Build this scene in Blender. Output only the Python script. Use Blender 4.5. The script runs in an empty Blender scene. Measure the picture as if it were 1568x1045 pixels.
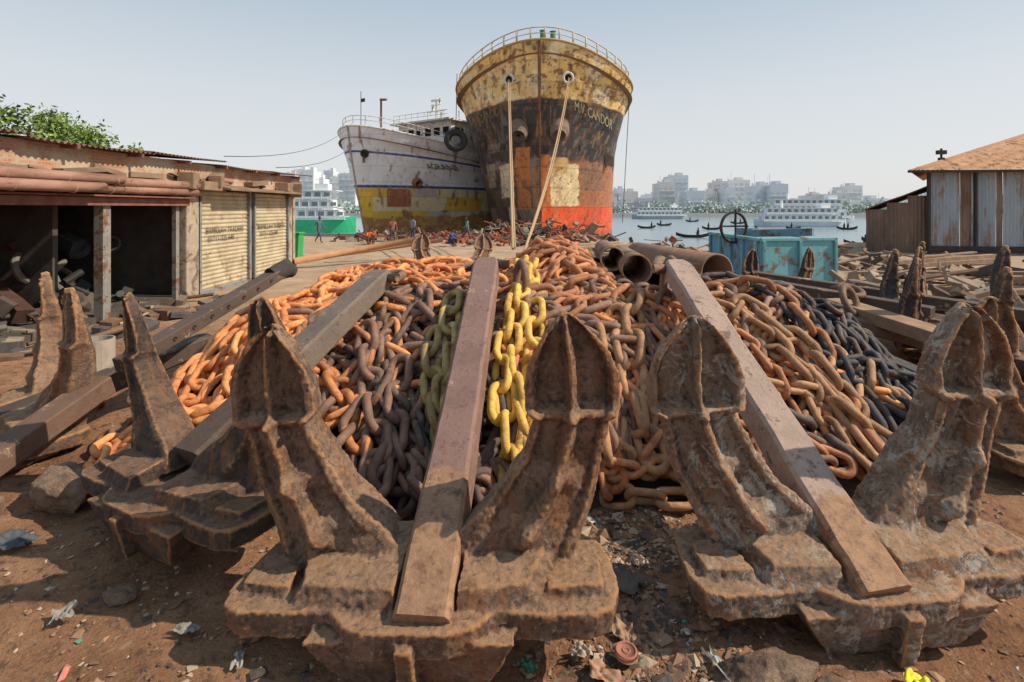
import bpy, math, random
import numpy as np
from mathutils import Vector, Matrix
random.seed(7); rng=np.random.default_rng(7)
S=bpy.context.scene
rad=math.radians
# ------------------------------------------------------------------ helpers
def _h(ix,iy,iz):
    n=(ix*374761393+iy*668265263+iz*2147483647*3+iz*1274126177)&0xffffffff
    n=((n^(n>>13))*1274126177)&0xffffffff
    return ((n^(n>>16))&0xffff)/65535.0
def vnoise(p):
    p=np.asarray(p,float); i=np.floor(p).astype(np.int64); f=p-i; f=f*f*(3-2*f)
    r=0
    for a in (0,1):
        for b in (0,1):
            for c in (0,1):
                w=(f[...,0] if a else 1-f[...,0])*(f[...,1] if b else 1-f[...,1])*(f[...,2] if c else 1-f[...,2])
                r=r+w*_h(i[...,0]+a,i[...,1]+b,i[...,2]+c)
    return r
def fbm(p,o=4):
    r=0;a=.5;t=0
    p=np.asarray(p,float)
    for k in range(o):
        r=r+a*vnoise(p*(2**k)+k*17.3); t+=a; a*=.5
    return r/t
def sm(x): 
    x=np.clip(x,0,1); return x*x*(3-2*x)
def V3(x,y,z): return np.stack(np.broadcast_arrays(x,y,z),-1).astype(float)

def obj(name,V,F,mat=None,parent=None,smooth=False,col=None,bevel=0,midx=None):
    me=bpy.data.meshes.new(name)
    V=np.asarray(V,float)
    if isinstance(F,np.ndarray) and F.ndim==2:
        n=F.shape[1]
        me.vertices.add(len(V)); me.vertices.foreach_set('co',V.ravel())
        me.loops.add(F.size); me.loops.foreach_set('vertex_index',F.ravel().astype(np.int32))
        me.polygons.add(len(F)); me.polygons.foreach_set('loop_start',np.arange(0,F.size,n,dtype=np.int32))
        me.update(calc_edges=True)
    else:
        me.from_pydata([tuple(v) for v in V],[],[tuple(int(i) for i in f) for f in F])
    me.validate()
    if smooth: me.polygons.foreach_set('use_smooth',[True]*len(me.polygons))
    if col is not None:
        at=me.color_attributes.new('Col','FLOAT_COLOR','POINT')
        c=np.ones((len(V),4)); c[:,:3]=col; at.data.foreach_set('color',c.ravel())
    o=bpy.data.objects.new(name,me); S.collection.objects.link(o)
    if mat is not None:
        for m in (mat if isinstance(mat,(list,tuple)) else [mat]): me.materials.append(m)
    if midx is not None: me.polygons.foreach_set('material_index',np.asarray(midx,np.int32))
    if parent: o.parent=parent
    if bevel:
        m=o.modifiers.new('b','BEVEL'); m.width=bevel; m.segments=2; m.limit_method='ANGLE'
    me.update()
    return o
def empty(name,loc=(0,0,0),rot=(0,0,0),sc=1):
    e=bpy.data.objects.new(name,None); S.collection.objects.link(e); e.location=loc; e.rotation_euler=rot; e.scale=(sc,)*3
    e.empty_display_size=.1
    return e
class MB:
    def __init__(s): s.V=[];s.F=[];s.C=[];s.M=[];s.n=0
    def add(s,V,F,c=(1,1,1),m=0):
        V=np.asarray(V,float).reshape(-1,3)
        s.V.append(V); s.F+= [tuple(int(i)+s.n for i in f) for f in F]; s.M+=[m]*len(F)
        c=np.asarray(c,float); s.C.append(np.broadcast_to(c,(len(V),3))); s.n+=len(V)
    def make(s,name,mat,parent=None,smooth=False,bevel=0,col=True):
        return obj(name,np.concatenate(s.V),s.F,mat,parent,smooth,np.concatenate(s.C) if col else None,bevel,s.M)
BF=[(0,3,2,1),(4,5,6,7),(0,1,5,4),(1,2,6,5),(2,3,7,6),(3,0,4,7)]
def box(c,s,rz=0,rx=0,ry=0):
    c=np.array(c,float); s=np.array(s,float)/2
    P=np.array([(-1,-1,-1),(1,-1,-1),(1,1,-1),(-1,1,-1),(-1,-1,1),(1,-1,1),(1,1,1),(-1,1,1)],float)*s
    R=np.array(Matrix.Rotation(rz,3,'Z')@Matrix.Rotation(ry,3,'Y')@Matrix.Rotation(rx,3,'X'))
    return P@R.T+c,BF
def beam(p0,p1,w,t,w1=None,t1=None,up=(0,0,1),roll=0):
    p0=np.array(p0,float);p1=np.array(p1,float); d=p1-p0; d/=np.linalg.norm(d)
    x=np.cross(d,up); x/=np.linalg.norm(x); z=np.cross(x,d)
    if roll: x,z=x*math.cos(roll)+z*math.sin(roll),z*math.cos(roll)-x*math.sin(roll)
    w1=w if w1 is None else w1; t1=t if t1 is None else t1
    V=[]
    for p,ww,tt in ((p0,w,t),(p1,w1,t1)):
        for a,b in ((-1,-1),(1,-1),(1,1),(-1,1)): V.append(p+x*a*ww/2+z*b*tt/2)
    return np.array(V),[(0,1,2,3),(7,6,5,4),(0,4,5,1),(1,5,6,2),(2,6,7,3),(3,7,4,0)]
def gridF(nu,nv,cu=False,cv=False,flip=False):
    iu=np.arange(nu if cu else nu-1); iv=np.arange(nv if cv else nv-1)
    I,J=np.meshgrid(iu,iv,indexing='ij'); I2=(I+1)%nu; J2=(J+1)%nv
    a=I*nv+J;b=I2*nv+J;c=I2*nv+J2;d=I*nv+J2
    F=np.stack([a,b,c,d],-1).reshape(-1,4)
    return F[:,::-1].copy() if flip else F
def tube(pts,r,n=8,caps=True,hollow=False):
    pts=np.array(pts,float); N=len(pts)
    r=np.broadcast_to(np.array(r,float),(N,))
    T=np.gradient(pts,axis=0); T/=np.linalg.norm(T,axis=1)[:,None]+1e-9
    up=np.array([0,0,1.]) if abs(T[0][2])<.9 else np.array([1.,0,0])
    V=[];x=np.cross(T[0],up);x/=np.linalg.norm(x)
    an=np.linspace(0,2*math.pi,n,endpoint=False)
    for i in range(N):
        x=x-T[i]*np.dot(x,T[i]); x/=np.linalg.norm(x); y=np.cross(T[i],x)
        V.append(pts[i]+r[i]*(np.cos(an)[:,None]*x+np.sin(an)[:,None]*y))
    V=np.concatenate(V); F=[tuple(f) for f in gridF(N,n,cv=True,flip=True)]
    if caps: F.append(tuple(range(n))); F.append(tuple(reversed(range((N-1)*n,N*n))))
    return V,F
def pipe(p0,p1,r,th,n=20):
    a,_=tube([p0,p1],r,n,False); b,_=tube([p0,p1],r-th,n,False)
    F=[]
    for j in range(n):
        k=(j+1)%n
        F.append((j,n+j,n+k,k)); F.append((2*n+j,2*n+k,3*n+k,3*n+j))
        F.append((j,k,2*n+k,2*n+j)); F.append((n+j,3*n+j,3*n+k,n+k))
    return np.concatenate([a,b]),F
def torus(c,R,r,ax=(0,0,1),n=20,m=8,arc=2*math.pi,sq=1.0,start=0):
    ax=Vector(ax).normalized(); q=Vector((0,0,1)).rotation_difference(ax).to_matrix()
    t=np.linspace(0,2*math.pi,n,endpoint=False)
    u=np.linspace(0,2*math.pi,m,endpoint=False)
    T,U=np.meshgrid(t,u,indexing='ij')
    P=np.stack([(R+r*np.cos(U))*np.cos(T),(R+r*np.cos(U))*sq*np.sin(T),r*np.sin(U)],-1).reshape(-1,3)@np.array(q).T+np.array(c)
    return P,[tuple(f) for f in gridF(n,m,True,True)]
def oval(c,a,b,rx,rz,r,n=22,m=9):
    a=np.array(a,float);a/=np.linalg.norm(a);b=np.array(b,float);b/=np.linalg.norm(b);nn=np.cross(a,b)
    t=np.linspace(0,2*math.pi,n,endpoint=False);u=np.linspace(0,2*math.pi,m,endpoint=False);T,U=np.meshgrid(t,u,indexing='ij')
    P=np.array(c)+((rx+r*np.cos(U))*np.cos(T))[...,None]*a+((rz+r*np.cos(U))*np.sin(T))[...,None]*b+(r*np.sin(U))[...,None]*nn
    return P.reshape(-1,3),[tuple(f) for f in gridF(n,m,True,True)]
# ------------------------------------------------------------------ materials
class NT:
    def __init__(s,name):
        s.m=bpy.data.materials.new(name); s.m.use_nodes=True; s.t=s.m.node_tree; s.b=s.t.nodes['Principled BSDF']
        s.co=s.t.nodes.new('ShaderNodeTexCoord').outputs['Object']
    def n(s,ty,**k):
        x=s.t.nodes.new(ty)
        for a,b in k.items(): setattr(x,a,b)
        return x
    def l(s,a,b): s.t.links.new(a,b)
    def noise(s,scale,detail=6,rough=.6,st=(1,1,1),dist=0):
        mp=s.n('ShaderNodeMapping'); mp.inputs['Scale'].default_value=st; s.l(s.co,mp.inputs['Vector'])
        x=s.n('ShaderNodeTexNoise'); x.inputs['Scale'].default_value=scale; x.inputs['Detail'].default_value=detail
        x.inputs['Roughness'].default_value=rough; x.inputs['Distortion'].default_value=dist
        s.l(mp.outputs[0],x.inputs['Vector']); return x.outputs['Fac']
    def ramp(s,fac,stops,interp='LINEAR'):
        x=s.n('ShaderNodeValToRGB'); r=x.color_ramp; r.interpolation=interp
        while len(r.elements)<len(stops): r.elements.new(.5)
        for e,(p,c) in zip(r.elements,stops):
            e.position=p; e.color=(*c,1) if len(c)==3 else c
        s.l(fac,x.inputs[0]); return x.outputs[0]
    def rng(s,fac,a,b,lo=0,hi=1):
        x=s.n('ShaderNodeMapRange'); x.inputs[1].default_value=a;x.inputs[2].default_value=b;x.inputs[3].default_value=lo;x.inputs[4].default_value=hi
        s.l(fac,x.inputs[0]); return x.outputs[0]
    def mix(s,fac,a,b,mode='MIX'):
        x=s.n('ShaderNodeMix',data_type='RGBA',blend_type=mode)
        for sock,v in ((x.inputs[0],fac),(x.inputs[6],a),(x.inputs[7],b)):
            if hasattr(v,'node'): s.l(v,sock)
            else: sock.default_value=v if not isinstance(v,tuple) else (*v,1)
        return x.outputs[2]
    def math(s,op,a,b=0):
        x=s.n('ShaderNodeMath',operation=op)
        for sock,v in ((x.inputs[0],a),(x.inputs[1],b)):
            if hasattr(v,'node'): s.l(v,sock)
            else: sock.default_value=v
        return x.outputs[0]
    def bump(s,h,strength=.4,dist=.02):
        x=s.n('ShaderNodeBump'); x.inputs['Strength'].default_value=strength; x.inputs['Distance'].default_value=dist
        s.l(h,x.inputs['Height']); s.l(x.outputs[0],s.b.inputs['Normal'])
    def out(s,c,rough=.8,metal=0,spec=.3):
        if hasattr(c,'node'): s.l(c,s.b.inputs['Base Color'])
        else: s.b.inputs['Base Color'].default_value=(*c,1)
        if hasattr(rough,'node'): s.l(rough,s.b.inputs['Roughness'])
        else: s.b.inputs['Roughness'].default_value=rough
        s.b.inputs['Metallic'].default_value=metal; s.b.inputs['Specular IOR Level'].default_value=spec
        return s.m
def simple(name,c1,c2,scale=6,rough=.85,bump=.3,bd=.01,st=(1,1,1),rust=0,rc=(.16,.07,.035),rscale=2.5,spec=.3,metal=0):
    t=NT(name); a=t.noise(scale,8,.65,st); c=t.ramp(a,[(.3,c1),(.7,c2)])
    if rust>0:
        b=t.noise(rscale,8,.75,st,.3); f=t.rng(b,.62-.35*rust,.70-.35*rust); c=t.mix(f,c,rc)
    t.bump(t.noise(scale*4,8,.7,st),bump,bd); return t.out(c,rough,metal,spec)
def attrmat(name,rough=.8,lo=.6,hi=1.3,scale=6,bump=.4,bd=.01,rust=0,rc=(.17,.07,.03),st=(1,1,1),rscale=1.2,dust=0,dc=(.40,.26,.17),spec=.3):
    t=NT(name); at=t.n('ShaderNodeAttribute',attribute_name='Col').outputs['Color']
    a=t.noise(scale,8,.7,st); g=t.ramp(a,[(.3,(lo,lo,lo)),(.7,(hi,hi,hi))]); c=t.mix(1.0,at,g,'MULTIPLY')
    if rust>0:
        b=t.noise(rscale,9,.75,st,.4); f=t.rng(b,.60-.3*rust,.68-.3*rust); c=t.mix(t.math('MULTIPLY',f,.85),c,rc)
    if dust>0:
        nz=t.n('ShaderNodeSeparateXYZ'); ge=t.n('ShaderNodeNewGeometry'); t.l(ge.outputs['Normal'],nz.inputs[0])
        f=t.math('MULTIPLY',t.rng(nz.outputs[2],.2,1),dust); f=t.math('MULTIPLY',f,t.rng(a,.35,.6)); c=t.mix(f,c,dc)
    t.bump(t.noise(scale*3,8,.75,st),bump,bd); return t.out(c,rough,0,spec)
def ironmat(name,dark,mid,tan,pale,flake=.3,dust=.9,dustc=(.50,.30,.175)):
    t=NT(name); n1=t.noise(4.5,10,.76); n2=t.noise(13,10,.8,(1,1,1),.6); n3=t.noise(1.3,5,.6); n4=t.noise(34,8,.8)
    c=t.ramp(n1,[(.30,dark),(.43,mid),(.56,tan),(.70,mid)])
    c=t.mix(t.rng(n2,.52,.58,0,.75),c,t.mix(.7,mid,dark))
    c=t.mix(t.rng(t.noise(4.2,9,.8,(1,1,.35),.4),.52,.60,0,.75),c,(.33,.135,.055))
    f=t.rng(t.noise(6.5,10,.82,(1,1,1),.8),.66-.22*flake,.69-.22*flake); c=t.mix(t.math('MULTIPLY',f,.8),c,pale)
    ge=t.n('ShaderNodeNewGeometry'); nz=t.n('ShaderNodeSeparateXYZ'); t.l(ge.outputs['Normal'],nz.inputs[0])
    d=t.math('MULTIPLY',t.rng(nz.outputs[2],.45,.92),t.rng(n2,.62,.42,.25,1)); d=t.math('MULTIPLY',d,dust)
    c=t.mix(d,c,t.ramp(n3,[(.35,tuple(x*.85 for x in dustc)),(.65,tuple(min(1,x*1.15) for x in dustc))]))
    c=t.mix(t.rng(n4,.57,.63,0,.7),c,dark)
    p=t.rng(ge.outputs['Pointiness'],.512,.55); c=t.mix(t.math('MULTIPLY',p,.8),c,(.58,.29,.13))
    p2=t.rng(ge.outputs['Pointiness'],.490,.45); c=t.mix(t.math('MULTIPLY',p2,.75),c,(.05,.032,.024))  # recess shade put into the colour: concave parts go near black
    h=t.math('ADD',t.math('MULTIPLY',n4,.8),t.math('ADD',n2,n1)); t.bump(h,.9,.032)
    return t.out(c,.72,0,.35)

# ------------------------------------------------------------------ camera, light, world
H=2.3
cam=bpy.data.cameras.new('camera'); co=bpy.data.objects.new('camera',cam); S.collection.objects.link(co)
co.location=(0,0,H); co.rotation_euler=(rad(90),0,0); cam.lens=18; cam.sensor_width=36; cam.shift_y=-.1304
cam.clip_start=.05; cam.clip_end=8000; S.camera=co
AZ,EL=rad(96),rad(43)
w=bpy.data.worlds.new('World'); S.world=w; w.use_nodes=True
nt=w.node_tree; sky=nt.nodes.new('ShaderNodeTexSky'); sky.sky_type='NISHITA'; sky.sun_disc=False
sky.sun_elevation=EL; sky.sun_rotation=AZ; sky.air_density=1.0; sky.dust_density=2; sky.ozone_density=1.5
bg=nt.nodes['Background']; bg.inputs[1].default_value=.15
tc=nt.nodes.new('ShaderNodeTexCoord'); sx=nt.nodes.new('ShaderNodeSeparateXYZ'); nt.links.new(tc.outputs['Generated'],sx.inputs[0])
cr=nt.nodes.new('ShaderNodeValToRGB'); nt.links.new(sx.outputs[2],cr.inputs[0])
cr.color_ramp.elements[0].position=0; cr.color_ramp.elements[0].color=(1,1,1,1)
e2=cr.color_ramp.elements.new(.20); e2.color=(.88,.92,.95,1)
cr.color_ramp.elements[-1].position=.5; cr.color_ramp.elements[-1].color=(.42,.60,.76,1)
vm=nt.nodes.new('ShaderNodeVectorMath'); vm.operation='SCALE'; vm.inputs[3].default_value=5.4; nt.links.new(cr.outputs[0],vm.inputs[0])
mx=nt.nodes.new('ShaderNodeMix'); mx.data_type='RGBA'; mx.inputs[0].default_value=.88
nt.links.new(sky.outputs[0],mx.inputs[6]); nt.links.new(vm.outputs[0],mx.inputs[7]); nt.links.new(mx.outputs[2],bg.inputs[0])
sun=bpy.data.lights.new('sun','SUN'); sun.energy=5.0; sun.angle=rad(.6); sun.color=(1,.88,.70)
so=bpy.data.objects.new('sun',sun); S.collection.objects.link(so)
d=Vector((math.sin(AZ)*math.cos(EL),math.cos(AZ)*math.cos(EL),math.sin(EL)))
so.rotation_euler=d.to_track_quat('Z','Y').to_euler(); so.location=(20,10,30)
S.view_settings.view_transform='Standard'; S.view_settings.look='None'; S.view_settings.exposure=0

# ------------------------------------------------------------------ ground + water
def shore(X):
    return 45-16*sm((X-5)/4.)+5*sm((X-15)/5.)
WZ=-2.5
def ghz(X,Y):
    b=sm((Y-shore(X))/7.)*5.5
    far=sm((Y-248)/10.)*5.0
    near=np.exp(-(np.hypot(X,Y-4)/22)**2)
    n=(fbm(V3(X*.8,Y*.8,0),4)-.5)*.16+(fbm(V3(X*5,Y*5,3),3)-.5)*.06
    return -b+far+n*(.25+near)
us=np.linspace(-1,1,361); gx=np.sinh(us*7.6)/np.sinh(7.6)*2500
vs=np.linspace(0,1,360); gy=-3+ np.sinh(vs*6.8)/np.sinh(6.8)*3000
gy=np.concatenate([[-400,-80,-20,-8,-5],gy])
X,Y=np.meshgrid(gx,gy,indexing='ij'); Z=ghz(X,Y)
def groundmat():
    t=NT('dirt'); n1=t.noise(.9,9,.7); n2=t.noise(9,9,.75); n3=t.noise(40,6,.7); nb=t.noise(.12,4,.5)
    c=t.ramp(n1,[(.3,(.18,.088,.048)),(.5,(.35,.18,.10)),(.7,(.48,.28,.165))])
    c=t.mix(t.rng(n2,.52,.62,0,.75),c,(.11,.065,.048)); c=t.mix(t.rng(n2,.42,.34,0,.6),c,(.50,.36,.25))
    c=t.mix(t.rng(n3,.6,.68,0,.6),c,(.5,.4,.3)); c=t.mix(t.rng(n3,.42,.34,0,.6),c,(.08,.055,.045))
    sp=t.n('ShaderNodeSeparateXYZ'); t.l(t.co,sp.inputs[0])
    c=t.mix(t.rng(sp.outputs[1],8,16),c,t.mix(t.rng(n1,.35,.65),(.35,.24,.16),(.54,.40,.28)))
    c=t.mix(t.rng(sp.outputs[1],200,240),c,t.mix(t.rng(nb,.4,.6),(.46,.45,.44),(.42,.45,.44)))
    t.bump(t.math('ADD',n2,n3),.8,.05); return t.out(c,.95,0,.15)
obj('ground',V3(X,Y,Z).reshape(-1,3),gridF(*X.shape),groundmat(),smooth=True)
t=NT('river_water'); n=t.noise(.35,6,.6,(.5,1.6,1)); n2=t.noise(2.5,4,.6,(.5,1.6,1)); t.bump(t.math('ADD',n,n2),.4,.14)
wm=t.out((.22,.29,.33),.2,0,.5)
obj('river_water',[(-2500,28,WZ),(2500,28,WZ),(2500,262,WZ),(-2500,262,WZ)],[(0,1,2,3)],wm)

# ------------------------------------------------------------------ anchors
def loft(cs,n=None):
    cs=np.array(cs); N,M=cs.shape[:2]
    F=[tuple(f) for f in gridF(N,M,cv=True)]
    F.append(tuple(reversed(range(M)))); F.append(tuple(range((N-1)*M,N*M)))
    return cs.reshape(-1,3),F
def fluke(side,bw=1.,ridge=1.,th=1.,lean=.0,straight=0):
    key=np.array([ # t,x,z,halfwidth,thick,y
     (0,.42,.28,.36,.30,.10),(.10,.50,.42,.345,.28,.13),(.24,.66,.62,.285,.24,.18),(.38,.79,.84,.242,.20,.20),(.50,.855,1.03,.222,.18,.19),
     (.565,.875,1.10,.212,.17,.18),(.60,.885,1.16,.272,.15,.17),(.72,.89,1.31,.278,.12,.15),(.82,.885,1.44,.235,.10,.13),(.91,.875,1.56,.15,.09,.11),(.96,.87,1.63,.08,.08,.10),(1,.865,1.675,.02,.05,.10)])
    T=np.linspace(0,1,84); k=[np.interp(T,key[:,0],key[:,j]) for j in range(1,6)]
    def smo(a): return np.convolve(np.pad(a,1,'edge'),[.25,.5,.25],'valid')
    x,z,hw,tk,yy=[smo(a) if j!=2 else a for j,a in enumerate(k)]
    hw=hw*(1+(bw-1)*sm((T-.1)/.4)); 
    hw=hw*(1+.03*np.sin(T*23+side)*sm((T-.1)/.2)*sm((.6-T)/.1))
    cs=[]
    dx=np.gradient(x);dz=np.gradient(z)
    sF=np.linspace(-1,1,37); sB=np.linspace(1,-1,13)[1:-1]
    for i in range(len(T)):
        L=math.hypot(dx[i],dz[i]); ax,az=dz[i]/L,-dx[i]/L
        mixa=.55*(1-T[i]*.2); ax2=ax*mixa+(1-mixa); az2=az*mixa
        blade=sm((T[i]-.58)/.03)
        rid=np.exp(-(np.abs(sF)/(.12+.04*(1-blade)))**3)*.095*ridge*sm((T[i]-.12)/.06)*sm((1.0-T[i])/.06)
        rim=sm((np.abs(sF)-.72)/.11)*.075*ridge*(blade+(1-blade)*.55*sm((T[i]-.10)/.1))
        bulge=np.exp(-((T[i]-.585)/.018)**2)*.05*ridge+np.exp(-((T[i]-.36)/.032)**2)*.06*ridge*np.exp(-(sF/.45)**2)+np.exp(-((T[i]-.20)/.03)**2)*.035*ridge*np.exp(-((sF+.2)/.4)**2)
        front=-tk[i]*.5*th*(.60+.40*(1-np.abs(sF)**4))-rid-rim-bulge+.035*blade+.015
        pts=[]
        for s,f in zip(sF,front): pts.append((x[i]+ax2*s*hw[i],yy[i]+f+lean*z[i]+.03*s,z[i]+az2*s*hw[i]))
        for s in sB: pts.append((x[i]+ax2*s*hw[i],yy[i]+tk[i]*.8*th*(1-.35*s*s)+lean*z[i],z[i]+az2*s*hw[i]))
        cs.append(pts)
    V,F=loft(cs); V[:,0]*=side
    if side<0: F=[tuple(reversed(f)) for f in F]
    return V,F
def prism(outline,z0,z1,inset=0):
    n=len(outline); o=np.array(outline,float); c=o.mean(0); i=c+(o-c)*(1-inset)
    V=np.concatenate([np.c_[i,np.full(n,z0)],np.c_[o,np.full(n,z1)]])
    return V,[tuple(reversed(range(n))),tuple(range(n,2*n))]+[(j,(j+1)%n,n+(j+1)%n,n+j) for j in range(n)]
cl=bpy.data.textures.new('cast','CLOUDS'); cl.noise_scale=.14; cl.noise_depth=2
cl2=bpy.data.textures.new('cast2','CLOUDS'); cl2.noise_scale=.028; cl2.noise_depth=3
def anchor(name,loc,yaw,mat,smat,sc=1,xs=1,pitch=24.5,slen=3.35,bw=1,ridge=1,voxel=.0105,tilt=0,roll=0,lean=0,disp=1,sw=.28,shackle=True,thk=1,shank=True,sx0=0,sy0=-.275,syaw=0,cw=1.0):
    e=empty(name,loc,(rad(tilt),rad(roll),rad(yaw)),sc); e.scale=(sc*xs,sc,sc)
    mb=MB()
    half=[(.20,-.37),(.30,-.33),(.40,-.235),(.62,-.25),(.86,-.245),(.95,-.20),(.985,-.08),(.97,.10),(.93,.28),(.84,.36),(.74,.33),(.66,.24),(.5,.28)]
    half=[(a*cw,b) for a,b in half]
    out=half+[(-a,b) for a,b in reversed(half)]
    mb.add(*prism(out,.20,.335,.03))
    mb.add(*prism([(-.54,-.335),(.54,-.335),(.50,.2),(-.50,.2)],.0,.26,.3))
    mb.add(*beam((0,-.28,.0),(0,-.345,.29),.13,.09,up=(1,0,0)))
    for s in (-1,1):
        g=sx0+s*.165
        V=np.array([(g,-.265,.28),(s*.70,-.225,.28),(s*.77,.28,.28),(g,.28,.28),(g,-.22,.43),(s*.60,-.17,.42),(s*.74,.20,.48),(g,.22,.50)])
        F=BF if s>0 else [tuple(reversed(f)) for f in BF]
        mb.add(V,F); mb.add(*fluke(s,bw,ridge,thk,lean))
        v,f=prism([(.70,-.14),(.90*cw,-.11),(.90*cw,.10),(.74,.16)],.30,.385,-.1); v[:,0]*=s
        mb.add(v,f if s>0 else [tuple(reversed(q)) for q in f])
    o=mb.make('crown_and_flukes',mat,e,True,col=False)
    m=o.modifiers.new('r','REMESH'); m.mode='VOXEL'; m.voxel_size=voxel; m.use_smooth_shade=True
    m=o.modifiers.new('s','SMOOTH'); m.factor=.5; m.iterations=1
    for tx,st in ((cl,.022*disp),(cl2,.016*disp)):
        m=o.modifiers.new('d','DISPLACE'); m.texture=tx; m.strength=st; m.mid_level=.5; m.texture_coords='LOCAL'
    if shank:
        p=rad(pitch); q=rad(syaw); a=np.array((sx0,sy0,.27-(sy0+.275)*-.4)); d=np.array((math.sin(q)*math.cos(p),math.cos(q)*math.cos(p),math.sin(p))); b=a+d*slen
        N=40; cs=[]
        sd=np.array((math.cos(q),-math.sin(q),0)); up=np.cross(sd,d)
        for i in range(N):
            u=i/(N-1); c=a+d*slen*u; ww=sw/2*(1.0+.04*math.cos(u*6)); tt=(.13-.035*u)
            if u>.93: ww*=1-.25*((u-.93)/.07)**2; tt*=1-.3*((u-.93)/.07)**2
            bv=.022; pts=[]
            for (sx,sz) in ((-1,-1),(1,-1),(1,1),(-1,1)):
                for (ea,eb) in (((0,1),(1,0)) if sx*sz>0 else ((1,0),(0,1))):
                    px=sx*(ww-bv*ea); pz=sz*(tt-bv*eb); pts.append(c+sd*px+up*pz)
            cs.append(pts)
        V,F=loft(cs); nn=(fbm(V*5,3)-.5)*.024; V=V+nn[:,None]
        obj('shank',V,F,smat,e,False)
        if shackle:
            mb=MB(); c=b-d*.06
            arc=[]
            for q in np.linspace(-.2,math.pi+.2,15): arc.append(c+sd*math.cos(q)*.19+(d*.9+np.array((.0,0,-.35)))*(max(0,math.sin(q))*.36)+up*(-.02))
            mb.add(*tube(arc,.045,10))
            mb.add(*tube([c-sd*.25,c+sd*.25],.045,10))
            mb.make('shackle',shacklem,e,True,col=False)
    return e
shacklem=simple('shackle_iron',(.10,.065,.05),(.28,.16,.10),6,.7,.4,.01)
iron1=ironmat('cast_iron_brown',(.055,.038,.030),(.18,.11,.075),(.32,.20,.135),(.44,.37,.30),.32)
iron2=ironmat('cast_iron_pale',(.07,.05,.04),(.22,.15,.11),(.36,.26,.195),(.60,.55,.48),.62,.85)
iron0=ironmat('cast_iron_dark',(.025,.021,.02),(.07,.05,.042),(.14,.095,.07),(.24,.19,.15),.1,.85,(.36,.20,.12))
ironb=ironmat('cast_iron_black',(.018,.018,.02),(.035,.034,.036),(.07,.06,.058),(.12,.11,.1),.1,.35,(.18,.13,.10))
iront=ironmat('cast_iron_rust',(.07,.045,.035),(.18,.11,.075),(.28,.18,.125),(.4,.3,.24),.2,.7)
def shankmat(name,base,low,yb,edge=(.17,.07,.04)):
    t=NT(name); n=t.noise(3,8,.7); n2=t.noise(14,9,.78)
    sp=t.n('ShaderNodeSeparateXYZ'); t.l(t.co,sp.inputs[0])
    y=t.math('ADD',sp.outputs[1],t.math('MULTIPLY',n,.35))
    c=t.mix(t.rng(n,.35,.65),tuple(x*.8 for x in base),tuple(x*1.15 for x in base))
    c=t.mix(t.rng(y,yb,yb-.02),c,t.mix(t.rng(n2,.4,.6),low,tuple(x*.6 for x in low)))
    c=t.mix(t.rng(n2,.56,.62,0,.75),c,edge)
    c=t.mix(t.rng(t.noise(2.2,9,.8),.58,.61,0,.8),c,(.46,.31,.22))
    c=t.mix(t.rng(t.noise(6,9,.8),.56,.62,0,.8),c,(.10,.055,.037))
    t.bump(n2,.7,.02); return t.out(c,.68,0,.4)
sh1=shankmat('shank_mauve',(.25,.145,.12),(.38,.21,.12),.55)
sh2=shankmat('shank_pink',(.40,.28,.225),(.42,.23,.13),.25,(.22,.11,.07))
sh0=shankmat('shank_grey',(.20,.15,.12),(.12,.08,.06),.8)
shr=shankmat('shank_red',(.17,.10,.07),(.2,.1,.06),.2)
shd=shankmat('shank_dark',(.10,.07,.055),(.1,.07,.06),.2)
anchor('ship_anchor',(-.45,2.70,.02),-4.5,iron1,sh1,xs=.945,pitch=25.2,roll=-3.2,sx0=.075,cw=1.09)
anchor('ship_anchor',(1.95,2.88,.03),3,iron2,sh2,xs=.95,pitch=29,slen=2.95,bw=1.06,ridge=1.15,sw=.26,lean=.02,roll=-2.0,sx0=-.09,syaw=-1,cw=1.07)
anchor('ship_anchor',(-2.28,3.5,.1),-30,iron0,sh0,sc=.95,xs=1.04,pitch=29.5,slen=2.35,bw=.60,ridge=.45,disp=.5,sw=.29,roll=-4,sy0=.12)
anchor('ship_anchor',(-4.85,5.15,-.1),-42,iront,shd,sc=1.0,pitch=14,slen=2.0,bw=.55,ridge=.5,voxel=.018,lean=.05,shackle=False)
anchor('ship_anchor',(4.95,4.35,-.05),4,iron1,shr,sc=.95,pitch=15,slen=2.0,bw=.9,voxel=.016,ridge=.9,shackle=False)
anchor('ship_anchor',(5.9,7.5,.1),62,ironb,sh0,sc=.92,pitch=14,slen=3.0,bw=.6,ridge=.5,voxel=.02)
anchor('ship_anchor',(7.1,8.7,.1),50,ironb,shr,sc=.95,pitch=10,slen=3.0,bw=.65,ridge=.5,voxel=.02)
anchor('ship_anchor',(8.6,8.3,.05),70,ironb,sh0,sc=.95,pitch=12,slen=3.2,bw=.65,ridge=.5,voxel=.02)
anchor('ship_anchor',(6.5,6.2,.0),66,iron0,shr,sc=.9,pitch=12,slen=2.7,bw=.65,ridge=.5,voxel=.02)
anchor('ship_anchor',(5.3,9.9,.1),20,ironb,sh0,sc=.85,pitch=12,slen=2.5,bw=.7,ridge=.5,voxel=.022)
anchor('ship_anchor',(-1.12,9.3,.95),3,iront,shr,sc=.68,pitch=20,slen=2.0,bw=1.0,ridge=1.,voxel=.018,tilt=-40,shackle=False)

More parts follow.
